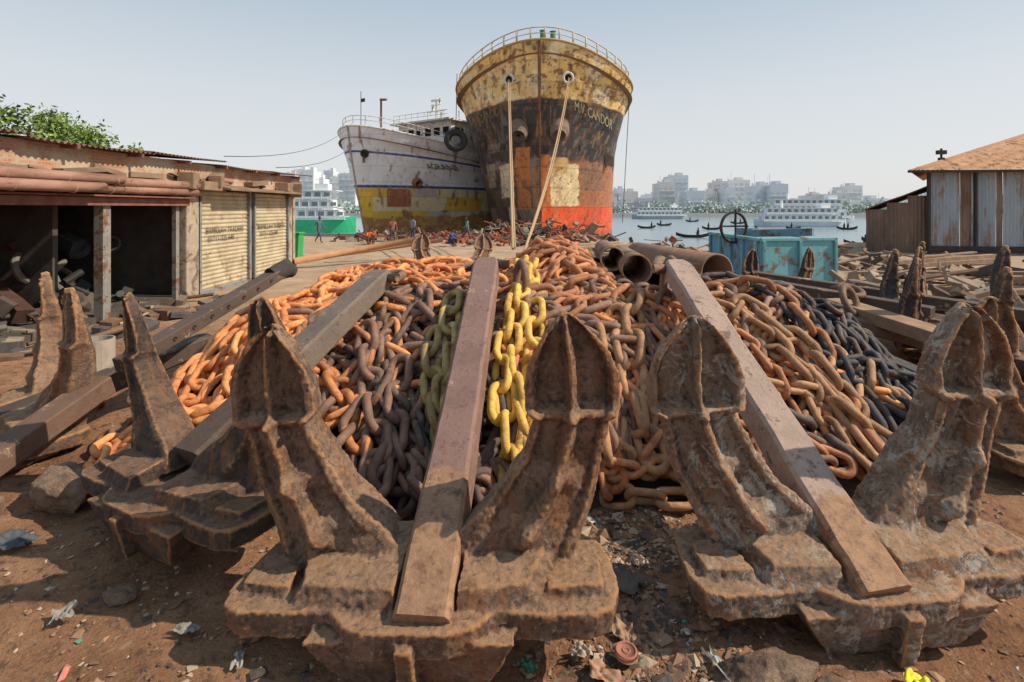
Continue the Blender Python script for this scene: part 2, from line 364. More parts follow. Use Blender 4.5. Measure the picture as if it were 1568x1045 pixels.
# ------------------------------------------------------------------ chain pile
def ph(X,Y):
    n=(fbm(V3(X*.9,Y*.9,5),3)-.5)*.6
    a=1.18*sm((Y-3.2-.10*np.abs(X))/2.2)*sm((X+3.95)/1.5)*sm((5.2-X)/1.6)*sm((10.2-Y)/1.5)
    a=a*(1+n)
    a=a+.42*np.exp(-(((X-.60)/.55)**2+((Y-7.0)/1.1)**2))-.45*np.exp(-(((X-.95)/.35)**2+((Y-3.5)/.6)**2))
    a=a-.28*sm((X-2.6)/1.5)*sm((9-Y)/3)*sm((Y-3)/1)
    a=a-.26*sm((X-1.0)/.3)*sm((Y-5.3)/.5)*sm((2.3-X)/.4)-.30*sm((X-1.25)/.3)*sm((Y-6.2)/.5)-.5*sm((X-2.3)/.5)*sm((Y-6.9)/.8)
    return np.maximum(a,0)
px=np.linspace(-4.6,6.2,130); py=np.linspace(3.0,11,110); X,Y=np.meshgrid(px,py,indexing='ij')
Z=ph(X,Y)-.13
chain_e=empty('chain_pile')
obj('scrap_mound',V3(X,Y,Z).reshape(-1,3),gridF(*X.shape),simple('dark_scrap',(.03,.022,.018),(.075,.05,.038),8),chain_e,True)
ORA=(.72,.26,.09);BRN=(.22,.125,.09);DRK=(.085,.062,.054);YEL=(.74,.45,.09);BLK=(.036,.042,.055);RST=(.46,.185,.085);TAN=(.44,.235,.115);OLV=(.42,.30,.11)
def region(x,y):
    r=random.random()
    if (x>2.7 and y>5.0) or x>3.3: return BLK if r<.90 else DRK
    if x>1.9: return TAN if r<.75 else (BRN if r<.95 else DRK)
    if x>.0:
        if y<4.5: return BRN if r<.45 else (DRK if r<.65 else TAN)
        if y<5.3: return RST if r<.65 else BRN
        return RST if r<.65 else (ORA if r<.9 else BRN)
    if x<-1.9 and y<6: return ORA if r<.93 else RST
    if y>5.9: return ORA if r<.86 else RST
    if y<4.4: return DRK if r<.5 else BRN
    return BRN if r<.78 else (DRK if r<.90 else RST)
def linkgeo(L,W,dm,N=20,M=8,stud=False):
    R=(W-dm)/2; a=(L-W)/2
    t=np.linspace(0,2*math.pi,N,endpoint=False)+math.pi/N
    cx=np.sign(np.cos(t))*a+R*np.cos(t); cy=R*np.sin(t)
    nx=np.cos(t);ny=np.sin(t)
    u=np.linspace(0,2*math.pi,M,endpoint=False)
    P=np.stack([cx[:,None]+nx[:,None]*np.cos(u)*dm/2,cy[:,None]+ny[:,None]*np.cos(u)*dm/2,np.broadcast_to(np.sin(u)*dm/2,(N,M))],-1).reshape(-1,3)
    return P,gridF(N,M,True,True)
links=[]
def strand(x,y,hd,n,col,sc=1.,lay=0.,curl=.3,hf=None):
    pile=hf is None
    hf=hf or (lambda a,b:float(ph(np.array(a),np.array(b))))
    pitch=.235*sc; bias=random.gauss(0,.12 if curl>.1 else .03)
    blk=col is BLK
    pts=[]
    cv=0
    for i in range(n):
        h=hf(x,y)
        if pile and (h<.08 or y<3.45 or (y<3.9 and abs(x)>1.9)): break
        if blk and x<2.5: break
        if pile and not blk and col is not DRK and x>3.2 and y>4.9: break
        pts.append((x,y,h+.03+lay+random.uniform(-.02,.03)))
        cv=cv*.6+random.gauss(0,curl)*.7+bias*.5; hd+=cv
        e=.12; g=math.hypot(hf(x+e,y)-hf(x-e,y),hf(x,y+e)-hf(x,y-e))/(2*e)
        st=pitch/math.sqrt(1+g*g*.8); x+=math.cos(hd)*st; y+=math.sin(hd)*st
    tone=random.uniform(.72,1.25)
    if col is YEL or col is OLV: tone=random.uniform(.85,1.1)
    for i in range(len(pts)-1):
        a=np.array(pts[i]);b=np.array(pts[i+1]); T=b-a; T/=np.linalg.norm(T)
        c=(a+b)/2
        up=np.array((0,0,1.)); sd=np.cross(T,up); sd/=np.linalg.norm(sd); up=np.cross(sd,T)
        r=(math.pi/4+(math.pi/2 if i%2 else 0))+random.gauss(0,.35)
        N=up*math.cos(r)+sd*math.sin(r)
        k=tone*random.uniform(.82,1.18)
        links.append((c,T,N,sc,tuple(min(.8,q*k) for q in col)))
random.seed(11)
while len(links)<5400:
    x=random.uniform(-4.1,5.4); y=random.uniform(3.45,10.4)
    h0=float(ph(np.array(x),np.array(y)))
    if h0<.10 : continue
    if y>7.5 and random.random()<.25: continue
    lay=random.choice([-.03,.0,.05,.10])
    c=region(x,y)
    strand(x,y,random.uniform(0,6.28),random.randint(7,16),c,.92+(random.random()<.25)*.2,lay)
for x0,y0,hd,cc,nn_ in ((-.60,5.2,-1.6,OLV,7),(-.74,4.8,-1.5,OLV,6),(-.58,4.5,-1.6,OLV,5),(.12,6.6,-1.6,YEL,5),(.14,5.9,-1.6,YEL,6),(.02,5.3,-1.6,YEL,7),(.22,5.0,-1.6,YEL,7),(.0,4.7,-1.6,YEL,6),(.14,4.4,-1.6,YEL,5),(-.06,4.2,-1.5,YEL,4),(.26,6.2,-1.7,YEL,4)):
    strand(x0,y0,hd,nn_,cc,1.05,.21,.06)
for x0,y0,hd in ((1.0,5.0,-1.6),(1.25,5.2,-1.9),(.75,4.8,-1.5),(-1.4,4.9,-1.2),(-1.0,4.6,-1.4),(-1.1,4.5,-1.7),(2.4,4.9,-1.3),(2.3,5.2,-.6),(2.6,4.8,-.9)):
    strand(x0,y0,hd,7,TAN if x0>0 else BRN,1.15,.14,.15)
gh=lambda a,b: float(ghz(np.array(a),np.array(b)))
for x0,y0,hd,c,nn_ in ((.72,4.0,-.5,TAN,4),(-3.9,4.9,-.9,BRN,4),(-3.8,4.7,.2,BRN,4),(-5.6,5.0,.55,TAN,7),(-5.5,4.8,.5,TAN,7)):
    strand(x0,y0,hd,nn_,c,.9,.03,.25,gh)
P0,F0=linkgeo(.36,.225,.066)
A=np.array([l[0] for l in links]);T=np.array([l[1] for l in links]);N=np.array([l[2] for l in links]);sc=np.array([l[3] for l in links]);C=np.array([l[4] for l in links])
B=np.cross(N,T); B/=np.linalg.norm(B,axis=1)[:,None]
VV=A[:,None,:]+sc[:,None,None]*(P0[None,:,0:1]*T[:,None]+P0[None,:,1:2]*B[:,None]+P0[None,:,2:3]*N[:,None])
FF=(F0[None]+ (np.arange(len(A))*len(P0))[:,None,None]).reshape(-1,4)
CC=np.repeat(C,len(P0),axis=0)
chm=attrmat('chain_iron',.68,.5,1.4,9,.7,.012,.16,(.22,.085,.035),rscale=6,dust=.16,dc=(.48,.27,.14),spec=.4)
obj('chain_links',VV.reshape(-1,3),FF,chm,chain_e,True,CC)

# ------------------------------------------------------------------ ships
def hull_b(P,s,k):
    s0=P['rake']*(1-k)**P['rp']; Lk=P['Lt']*k+P['Lb']*(1-k); x=np.clip((s-s0)/Lk,0,1)
    m=P['m0']+(P['m1']-P['m0'])*k
    g=np.power(np.maximum(1-(1-x)**2,0),1/m)
    b0=P['b0']+(1-P['b0'])*sm(s/P['mid'])
    return P['B']*(b0+(1-b0)*k**P['q'])*g
def hull_top(P,s): return P['H']-P['drop']*(1-np.exp(-s/P['ds']))
def hull_mesh(P,nz=240,nt=200):
    a=np.linspace(-1,1,2*nt+1); k=np.linspace(0,1,nz)
    A,K=np.meshgrid(a,k,indexing='ij'); tau=np.abs(A)
    s0=P['rake']*(1-K)**P['rp']; s=s0+(P['L']-s0)*tau**2.6
    b=hull_b(P,s,K); z=K*hull_top(P,s)
    x=np.sign(A)*b
    return x,s,z,K
def hull_find(P,xt,z):
    lo,hi=0,P['Lt']*1.2
    for _ in range(40):
        s=(lo+hi)/2; k=np.clip(z/hull_top(P,s),0,1)
        if hull_b(P,s,k)<abs(xt): lo=s
        else: hi=s
    return s
def onhull(P,xt,z,off=.03):
    s=float(hull_find(P,xt,z)); e=.15
    def f(x,zz): return np.array((x,float(hull_find(P,x,zz)),zz))
    p=np.array((xt,s,z)); sg=1 if xt>=0 else -1
    du=f(xt+e*sg,z)-p; dv=f(xt,z+e)-p; n=np.cross(du,dv)*sg; n/=np.linalg.norm(n)
    if n[1]>0: n=-n
    return p+n*off,n
def hullobj(name,P,paint,mat,loc,yaw):
    e=empty(name,loc,(0,0,rad(yaw)))
    x,s,z,K=hull_mesh(P); col=paint(x,s,z,K)
    V=V3(x,s,z); dn=(fbm(V*.9,3)-.5)*.18
    V[...,0]+=dn*np.sign(x)
    obj('hull',V.reshape(-1,3),gridF(*x.shape),mat,e,True,col.reshape(-1,3))
    n=x.shape[0]//2; xs=x[n:,-1];ss=s[n:,-1];zs=z[n:,-1]-1.0
    Vd=np.concatenate([V3(-xs,ss,zs),V3(xs,ss,zs)]); m=len(xs)
    obj('deck',Vd,[(i,i+1,m+i+1,m+i) for i in range(m-1)],simple('deck_paint',(.16,.09,.06),(.3,.2,.13)),e)
    xl=x[-1,:];zl=z[-1,:];L=P['L']; m=len(xl)
    obj('transom',np.concatenate([V3(-xl,L+0*zl,zl),V3(xl,L+0*zl,zl)]),[(i,i+1,m+i+1,m+i) for i in range(m-1)],mat,e,col=(.2,.12,.08))
    return e
def plates(s,z,x,ps=2.6,pz=1.6):
    iz=np.floor(z/pz); u=s+1.3*(iz%2)+_h(iz.astype(np.int64),iz.astype(np.int64)*3,iz.astype(np.int64))*1.5; iu=np.floor(u/ps); side=(x>0).astype(np.int64)
    hsh=_h(iz.astype(np.int64)+50,iu.astype(np.int64),side+3)
    fz=np.abs(z/pz-np.round(z/pz))*pz; fu=np.abs(u/ps-np.round(u/ps))*ps
    seam=np.minimum(sm(fz/.06),sm(fu/.06))
    return hsh,seam
def pick(c,mask,col):
    col=np.array(col,float); return c*(1-mask[...,None])+col*mask[...,None]
def rect(x,z,x0,x1,z0,z1,nn,e=.06):
    xx=x+nn[0];zz=z+nn[1]
    return sm((xx-x0)/e)*sm((x1-xx)/e)*sm((zz-z0)/e)*sm((z1-zz)/e)
PM=dict(rake=3.6,rp=1.3,Lt=7.2,Lb=13,m0=1.12,m1=2.0,b0=.36,mid=28,B=7.75,q=.95,H=15.9,drop=2.75,ds=3.2,L=52)
def paintM(x,s,z,K):
    P3=V3(x,s,z); n1=(fbm(P3*.8,4)-.5); n2=(fbm(P3*2.5+9,4)-.5); ns=(fbm(P3*np.array([2.6,2.6,.22])+4,4)); n3=fbm(P3*6,3)-.5
    nn=(n1*1.0+n2*.3,n2*.5+n1*.5); hsh,seam=plates(s,z,x); sm_n=(n2*.28,n1*.3+n2*.15)
    c=np.ones(x.shape+(3,))*np.array((.26,.13,.075))
    right=(x>0).astype(float)
    c=pick(c,right*sm((7.6-z-nn[1])/.3),(.42,.16,.07))
    c=pick(c,(1-right)*sm((7.6-z)/.3),(.15,.105,.085))
    c=pick(c,(1-right)*(hsh>.72)*sm((7.6-z)/.3)*.6,(.28,.225,.195))
    c=pick(c,(1-right)*(hsh<.25)*sm((7.6-z)/.3),(.10,.065,.055))
    blk=sm((z-7.0-nn[1]*1.6+.02*np.abs(x))/.25)
    c=pick(c,blk,(.048,.044,.044)); c=pick(c,blk*(hsh>.72)*.6,(.09,.075,.07)); c=pick(c,blk*sm((n2-.14)/.05)*.55,(.20,.105,.06))
    c=pick(c,blk*sm((ns-.62)/.05)*.55,(.24,.13,.07)); c=pick(c,blk*sm((.38-ns)/.05)*.5,(.20,.19,.19))
    c=pick(c,blk*sm((z-10.6)/.5)*sm((n1+n2-.02)/.08)*.45,(.28,.16,.07))
    c=pick(c,rect(x,z,.75,3.1,3.3,6.7,sm_n),(.80,.62,.36))
    c=pick(c,rect(x,z,.75,2.2,5.9,7.2,sm_n),(.62,.40,.17))
    c=pick(c,rect(x,z,3.3,5.4,4.7,7.0,sm_n)*.6,(.27,.17,.12))
    c=pick(c,rect(x,z,.0,.75,3.0,7.4,sm_n),(.56,.19,.055))
    c=pick(c,rect(x,z,.0,9.,-1,3.3,(n2*.4,n1*.5)),(.74,.10,.028))
    c=pick(c,right*sm((1.4-z+n1*1.2-.08*np.abs(x))/.3)*.8,(.36,.09,.04))
    c=pick(c,rect(x,z,-2.1,-.8,3.0,8.0,sm_n),(.50,.19,.065)); c=pick(c,rect(x,z,-3.7,-2.3,4.0,6.8,sm_n),(.72,.61,.45))
    c=pick(c,rect(x,z,-3.1,-2.2,2.0,3.3,sm_n),(.66,.58,.45)); c=pick(c,rect(x,z,-5.2,-4.2,5.0,7.0,sm_n)*.7,(.50,.41,.31))
    c=pick(c,rect(x,z,-.7,.0,2.5,6.5,sm_n)*.8,(.40,.21,.10)); c=pick(c,rect(x,z,-4.6,-3.4,7.8,8.6,sm_n)*.5,(.34,.27,.22))
    c=pick(c,(1-right)*sm((2.0-z+n1)/.4)*.8,(.26,.11,.07))
    yl=sm((z-11.6+np.minimum(np.abs(x),7)*.06-n1*.45-n2*.2)/.12)
    c=pick(c,yl,(.80,.54,.20)); c=pick(c,yl*(hsh>.7)*.5,(.64,.50,.28)); c=pick(c,yl*sm((n2-.10)/.04)*.8,(.22,.10,.05))
    c=pick(c,yl*sm((ns-.58)/.04)*.7,(.26,.12,.05)); c=pick(c,yl*sm((n1-.08)/.05)*.8,(.80,.68,.45))
    c=pick(c,sm((n1+n2*.6-.18)/.05)*.5,(.18,.085,.05)); c=pick(c,(1-yl)*sm((ns-.64)/.05)*.45,(.38,.22,.12))
    c=pick(c,sm((n3+n2*.5-.165)/.04)*.65,(.10,.05,.035))
    c=c*(.92+.16*hsh[...,None])*(.60+.40*seam[...,None]); 
    return np.clip(c,.01,.85)
hm=attrmat('ship_paint',.6,.72,1.3,1.6,.6,.06,.03,(.17,.075,.04),(1,1,.5),1.8,spec=.35)
me_=hullobj('cargo_ship',PM,paintM,hm,(2.05,38.6,-.9),-6)
whitep=simple('white_paint',(.5,.5,.48),(.78,.77,.74),4,.6,.2,.01,rust=.22)
dark=simple('dark_iron',(.03,.028,.028),(.07,.055,.05),6)
rustp=simple('rust_iron',(.16,.075,.04),(.32,.16,.085),5,.85,.4,.02)
black=simple('hole_and_plain_black',(.008,.008,.008),(.014,.013,.013),4)  # plain black windows and wheels; painted dark of the opening on hawse discs
hz=13.1
hawse=[]
for sx in (-2.35,2.15):
    p,n=onhull(PM,sx,hz,.05)
    mb=MB(); mb.add(*torus(p,.38,.11,n,24,10),(.75,.73,.68)); mb.make('hawse_ring',whitep,me_,True)
    q=Vector((0,0,1)).rotation_difference(Vector(n)).to_matrix(); an=np.linspace(0,2*math.pi,20,endpoint=False)
    ring=np.stack([.34*np.cos(an),.34*np.sin(an),0*an],-1)@np.array(q).T+p+n*.02
    obj('hawse_hole',ring,[tuple(range(20))],black,me_); hawse.append(p+n*.15)
    p2,n2=onhull(PM,sx*.72,9.4,-.1); mb=MB(); dn_=np.array((0,-.75,-.66))
    mb.add(*tube([p2-dn_*.3,p2+dn_*.5,p2+dn_*.95,p2+dn_*1.05],[.78,.76,.70,.5],20)); mb.make('anchor_pocket',simple('pocket',(.12,.085,.065),(.28,.2,.155)),me_,True)
mb=MB(); pts=[(0,PM['rake']*(1-k)**PM['rp']-.05,k*PM['H']) for k in np.linspace(0,.99,24)]
mb.add(*tube(pts,.11,8)); mb.make('stem_bar',simple('stem',(.12,.06,.04),(.3,.16,.08)),me_,True)
for sx,zz,ww,hh in ((4.3,7.9,2.4,.5),(6.0,7.4,1.2,.9),(-5.2,8.6,.8,.9)):
    q=[]
    for a,b in ((-1,-1),(1,-1),(1,1),(-1,1)): q.append(onhull(PM,min(6.3,max(-6.3,sx+a*ww/2)),zz+b*hh/2-(sx+a*ww/2-sx)*.12,.05)[0])
    obj('rub_plate',q,[(0,1,2,3)],simple('rubplate',(.03,.025,.02),(.1,.05,.035)),me_)
def edge(P,n,z,amax=1.):
    out=[]
    for a in np.linspace(-amax,amax,n):
        s=P['L']*abs(a)**2.6; b=float(hull_b(P,s,1.0))*np.sign(a); out.append((b,s,float(hull_top(P,s))+z))
    return np.array(out)
mb=MB(); am=.62
mb.add(*tube(edge(PM,90,.0,am),.10,8),(.55,.42,.2)); mb.make('bulwark_cap',simple('cap',(.3,.17,.08),(.6,.45,.2)),me_,True)
mb=MB(); top=edge(PM,90,1.0,am)*np.array((.97,1,1))+np.array((0,.25,0)); mb.add(*tube(top,.05,6)); mid_=top-np.array((0,0,.45)); mb.add(*tube(mid_,.035,6))
arcp=edge(PM,240,0,am)*np.array((.97,1,1))+np.array((0,.25,0))
dist=np.concatenate([[0],np.cumsum(np.linalg.norm(np.diff(arcp,axis=0),axis=1))]); 
for dd in np.arange(.3,dist[-1],1.1):
    p=np.array([np.interp(dd,dist,arcp[:,j]) for j in range(3)]); mb.add(*beam(p,p+np.array((0,0,1.0)),.14,.06,up=(0,1,0)))
mb.make('railing',simple('rail_paint',(.42,.35,.26),(.7,.65,.55),3),me_,True,col=False)
mb=MB(); mb.add(*box((.6,1.6,15.9),(1.3,.7,.9))); mb.add(*tube([(.2,1.4,15.8),(.2,1.4,17.0)],.22,10)); mb.add(*tube([(1.0,1.4,15.8),(1.0,1.4,16.9)],.22,10)); mb.make('mooring_winch',simple('green_paint',(.08,.22,.15),(.14,.32,.22)),me_,bevel=.05,col=False)
mb=MB(); mb.add(*box((0,40,14.5),(10,7,7))); mb.add(*box((0,40,19),(7,5,2.2))); mb.make('wheelhouse',whitep,me_,bevel=.1,col=False)
def hulltext(txt,P,e,x0,z0,size,mat,slope=0,side=1,width=None):
    cu=bpy.data.curves.new('t','FONT'); cu.body=txt; cu.size=size; to=bpy.data.objects.new('t',cu); S.collection.objects.link(to)
    dg=bpy.context.evaluated_depsgraph_get(); dg.update(); me=bpy.data.meshes.new_from_object(to.evaluated_get(dg)); 
    V=np.array([v.co[:] for v in me.vertices]); F=[tuple(p.vertices) for p in me.polygons]
    bpy.data.objects.remove(to)
    tw=V[:,0].max(); out=[]
    for v in V:
        if side>0: xx=x0+v[0]*(width/tw); 
        else: xx=x0-width+v[0]*(width/tw)
        out.append(onhull(P,xx,z0+v[1]+slope*v[0],.12)[0])
    return obj('name_lettering',out,F,mat,e)
letter=simple('lettering',(.30,.26,.14),(.60,.54,.34),1.5,rust=.2)
try:
    hulltext('M.V. CANDOR',PM,me_,2.6,10.8,1.0,letter,-.15,1,3.2)
    hulltext('M.V. CANDOR',PM,me_,-2.9,10.1,.9,simple('lettering2',(.16,.11,.06),(.34,.25,.12),rust=.2),.10,-1,3.3)
except Exception as ex: print('text fail',ex)
M0=Matrix.Translation((2.05,38.6,-.9))@Matrix.Rotation(rad(-6),4,'Z')
hw=[np.array(M0@Vector(h)) for h in hawse]
ropem=simple('rope_fibre',(.34,.22,.12),(.50,.34,.20),20)
def sag(a,b,s,n=14): 
    a=np.array(a,float);b=np.array(b,float); t=np.linspace(0,1,n)[:,None]; p=a+(b-a)*t; p[:,2]-=(4*s*t*(1-t))[:,0]; return p
mb=MB(); mb.add(*tube(sag(hw[0],(0.02,13,1.25),.3),.038,7)); mb.add(*tube(sag(hw[0]+np.array((.12,0,0)),(.08,14,1.2),.5),.03,7)); mb.make('mooring_rope',ropem,None,True,col=False)
mb=MB(); mb.add(*tube(sag(hw[1],(.30,13,1.15),.8),.038,7)); mb.add(*tube(sag(hw[1]+np.array((.1,0,0)),(.34,14,1.1),1.0),.03,7)); mb.make('mooring_rope',ropem,None,True,col=False)

PW=dict(rake=2.2,rp=1.2,Lt=8,Lb=14,m0=1.2,m1=1.9,b0=.60,mid=22,B=5.6,q=1.2,H=10.6,drop=1.9,ds=7,L=44)
def paintW(x,s,z,K):
    P3=V3(x,s,z); n1=(fbm(P3*.8+3,4)-.5); n2=(fbm(P3*2.5+19,4)-.5); ns=(fbm(P3*np.array([2.6,2.6,.22])+7,4)); hsh,seam=plates(s,z,x,2.4,1.4)
    c=np.ones(x.shape+(3,))*np.array((.78,.79,.83)); c=pick(c,(hsh>.75)*.4,(.66,.67,.72))
    u=np.abs(x)+s*.9
    low=sm((5.1-z-n1*.3)/.1); c=pick(c,low,(.76,.63,.38)); c=pick(c,low*(hsh>.6),(.74,.47,.09)); c=pick(c,low*(hsh<.18),(.56,.49,.43))
    c=pick(c,sm((u-4.5)/.1)*sm((7.5-u)/.1)*sm((z-3.2)/.1)*sm((5.0-z)/.1)*(x>0),(.36,.13,.07))
    c=pick(c,sm((u-.8)/.1)*sm((2.9-u)/.1)*sm((z-2.2)/.1)*sm((4.7-z)/.1)*(x>0),(.82,.53,.06))
    bt=sm((2.4-z+n1*.8)/.2); c=pick(c,bt,(.44,.22,.085)); c=pick(c,bt*sm((n2)/.05)*.6,(.70,.42,.14)); c=pick(c,sm((.8-z+n1)/.3)*.8,(.20,.11,.08))
    st=sm((z-5.02)/.03)*sm((5.30-z)/.03)+sm((z-8.25+.05*u)/.03)*sm((8.47-.05*u-z)/.03); c=pick(c,np.clip(st,0,1),(.05,.10,.32))
    c=pick(c,sm((ns-.62)/.05)*.4,(.52,.34,.22)); c=pick(c,sm((n1+n2*.5-.24)/.04)*.7,(.26,.13,.08)); c=pick(c,sm((ns-.69)/.03)*.7,(.22,.10,.05))
    c=c*(.94+.12*hsh[...,None])*(.78+.22*seam[...,None]); return np.clip(c,.01,.85)
wy=-33
ws=hullobj('white_ship',PW,paintW,attrmat('white_ship_paint',.6,.88,1.1,1.6,.4,.04,.0,(.2,.1,.06),(1,1,.5),1.8),(-14.9,46.5,-.9),wy)
mb=MB(); mb.add(*tube(edge(PW,80,0,.7),.09,8)); mb.make('bulwark_cap',whitep,ws,True,col=False)
mb=MB(); rl=edge(PW,80,1.0,.62)*np.array((.95,1,1))+np.array((0,.4,0)); mb.add(*tube(rl,.035,6)); mb.add(*tube(rl-np.array((0,0,.4)),.03,6))
ap=edge(PW,200,0,.62)*np.array((.95,1,1))+np.array((0,.4,0)); dist=np.concatenate([[0],np.cumsum(np.linalg.norm(np.diff(ap,axis=0),axis=1))])
for dd in np.arange(9,dist[-1]-4,1.3):
    p=np.array([np.interp(dd,dist,ap[:,j]) for j in range(3)]); mb.add(*tube([p,p+np.array((0,0,1.0))],.035,6))
mb.make('railing',whitep,ws,True,col=False)
mb=MB(); mb.add(*box((0,12.5,10.5),(7.5,5,3.4))); mb.add(*box((0,12.2,12.3),(8.4,6.2,.18))); mb.add(*box((0,16,10.2),(8,8,3.0)))
for i in range(6): mb.add(*box((-3.1+i*1.24,9.97,11.2),(.75,.1,.8)),m=1)
for i in range(4): mb.add(*box((3.77,11+i*1.1,11.2),(.1,.7,.8)),m=1)
for i in range(5): mb.add(*box((4.02,13.5+i*1.4,10.8),(.1,.7,.6)),m=1)
mb.make('wheelhouse',[whitep,black],ws,col=False)
mb=MB()
mb.add(*tube([(0,12,12),(0,12,15)],.10,8)); mb.add(*tube([(-1.2,12,13.8),(1.2,12,13.8)],.05,6)); mb.add(*tube([(-.7,12,14.5),(.7,12,14.5)],.05,6)); mb.add(*tube([(.5,12,14.5),(.5,12,15.2)],.1,8)); mb.add(*tube([(-.5,12,13.8),(-.5,12,14.6)],.15,8)); mb.add(*box((.1,11.9,15.0),(1.4,.2,.2)))
mb.add(*tube([(-2.2,13,11),(-2.2,13,14.2)],.06,6)); mb.add(*tube([(2.4,13,11),(2.4,13,13.8)],.06,6)); mb.add(*tube([(1.6,11,11),(1.6,11,13.4)],.14,8))
for q in np.arange(-3.8,4.0,.9): mb.add(*tube([(q,9.3,12.3),(q,9.3,13.2)],.03,5))
mb.add(*tube([(-3.8,9.3,13.2),(3.9,9.3,13.2)],.04,6)); mb.add(*tube([(-3.8,9.3,12.8),(3.9,9.3,12.8)],.03,6)); mb.make('radar_mast',whitep,ws,True,col=False)
mb=MB(); mb.add(*tube([(.4,3.6,9.5),(.4,3.6,13.6)],.10,8)); mb.add(*tube([(.3,3.6,13.6),(1.1,3.6,13.5)],.12,8)); mb.make('foremast',rustp,ws,True,col=False)
mb=MB(); mb.add(*tube([(-2.0,3.2,9.5),(-2.0,3.2,14.6)],.035,6)); mb.add(*box((-1.7,3.2,13.7),(.55,.05,.35))); mb.make('flag_staff',dark,ws,col=False)
mb=MB(); mb.add(*tube([(0,PW['rake']*(1-k)**PW['rp']-.04,k*PW['H']) for k in np.linspace(0,.99,20)],.09,8)); mb.make('stem_bar',simple('stemw',(.3,.2,.15),(.55,.5,.46)),ws,True,col=False)
p,n=onhull(PW,1.3,8.1,.05); mb=MB(); mb.add(*torus(p,.3,.1,n,16,8)); mb.add(*tube([p-n*.05,p+n*.05],.27,14)); mb.add(*tube([p+n*.15,p+n*.2+np.array((0,0,-.8))],.12,8)); mb.make('hawse_ring',dark,ws,True,col=False)
p,n=onhull(PW,3.6,5.6,.03); mb=MB(); mb.add(*tube([p-n*.1,p+n*.35,p+n*.5],[.5,.45,.3],14)); mb.make('pocket',rustp,ws,True,col=False)
try: hulltext('AGRANI-7',PW,ws,4.4,6.9,.75,simple('blk_letter',(.02,.02,.03),(.05,.05,.07)),0,1,1.05)
except Exception as ex: print(ex)
mb=MB(); mb.add(*torus((-4.35,39.6,2.3+103*39.6/784),.64,.28,(.25,-1,.1),28,12)); te=empty('tyre_fender'); mb.make('tyre',simple('rubber',(.015,.015,.017),(.03,.03,.03),8,.6,.4),te,True,col=False)
mb=MB(); mb.add(*tube([(-4.35,39.6,8.1),(-4.4,41,13.0)],.03,6)); mb.make('hanging_rope',dark,te,col=False)

# ------------------------------------------------------------------ left sheds
sh=empty('market_shed')
FX=-8.2
def corr(x0,y0,z0,ux,vy,n,amp,per,mat,name,parent):
    o=np.array((x0,y0,z0),float);u=np.array(ux,float);v=np.array(vy,float)
    Lu=np.linalg.norm(u); nu=max(3,int(Lu/per*6)); a=np.linspace(0,1,nu); b=np.linspace(0,1,n)
    A,Bb=np.meshgrid(a,b,indexing='ij'); nr=np.cross(u,v); nr/=np.linalg.norm(nr)
    P=o+A[...,None]*u+Bb[...,None]*v+(np.sin(A*Lu/per*2*math.pi)*amp+(fbm(V3(A*Lu*.6,Bb*3,1.),2)-.5)*.06)[...,None]*nr
    return obj(name,P.reshape(-1,3),gridF(nu,n),mat,parent,True)
rooft=simple('rusted_roofing',(.13,.10,.085),(.26,.19,.15),3,.8,.3,.01,rust=.45,rc=(.20,.09,.05))
brick=NT('brick_wall'); 
bt=brick.n('ShaderNodeTexBrick'); bt.inputs['Scale'].default_value=4.2; bt.inputs['Color1'].default_value=(.48,.20,.11,1); bt.inputs['Color2'].default_value=(.34,.18,.11,1); bt.inputs['Mortar'].default_value=(.40,.34,.27,1)
cx=brick.n('ShaderNodeSeparateXYZ'); brick.l(brick.co,cx.inputs[0]); cb=brick.n('ShaderNodeCombineXYZ'); brick.l(cx.outputs[1],cb.inputs[0]); brick.l(cx.outputs[2],cb.inputs[1]); brick.l(cb.outputs[0],bt.inputs['Vector'])
f=brick.rng(brick.noise(1.1,8,.7),.47,.57); c=brick.mix(f,bt.outputs['Color'],(.46,.37,.27)); brick.bump(brick.noise(12,8,.7),.5,.03); brick=brick.out(c,.9)
plaster=simple('old_plaster',(.28,.225,.175),(.50,.40,.30),3,.9,.5,.03,rust=.3,rc=(.17,.12,.09))
inner=simple('shaded_plaster',(.05,.045,.04),(.11,.09,.075),3,.9,.4,.02)  # shed's interior shade put into the plaster colour
beamr=simple('painted_beam',(.16,.06,.045),(.28,.13,.09),4,.8,.3,.01)
mb=MB()
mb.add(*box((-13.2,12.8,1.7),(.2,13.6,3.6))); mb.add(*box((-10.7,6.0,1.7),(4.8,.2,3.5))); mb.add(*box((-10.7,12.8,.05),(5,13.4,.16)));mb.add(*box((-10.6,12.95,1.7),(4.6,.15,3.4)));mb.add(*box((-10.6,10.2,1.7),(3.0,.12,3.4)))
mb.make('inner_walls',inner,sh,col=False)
mb=MB(); mb.add(*box((-10.7,19.5,1.7),(4.8,.2,3.5))); mb.make('end_wall',plaster,sh,col=False)
mb=MB(); mb.add(*box((FX,12.8,3.12),(.22,13.4,.62))); mb.make('brick_parapet',brick,sh,col=False)
mb=MB(); mb.add(*box((FX+.03,12.85,1.3),(.34,.5,3.0))); mb.add(*box((FX+.02,18.6,1.3),(.28,.3,3.0))); mb.add(*box((FX+.02,15.83,1.3),(.2,.16,3.0))); mb.make('pillars',plaster,sh,col=False,bevel=.03)
mb=MB(); mb.add(*box((FX+.04,10.2,1.25),(.18,.2,2.4))); mb.add(*box((FX+.02,12.45,1.2),(.1,.12,2.3))); mb.add(*box((FX+.02,7.3,1.25),(.18,.2,2.4)))
mb.make('steel_posts',simple('grey_post',(.18,.17,.16),(.3,.28,.25),5,rust=.3),sh,col=False)
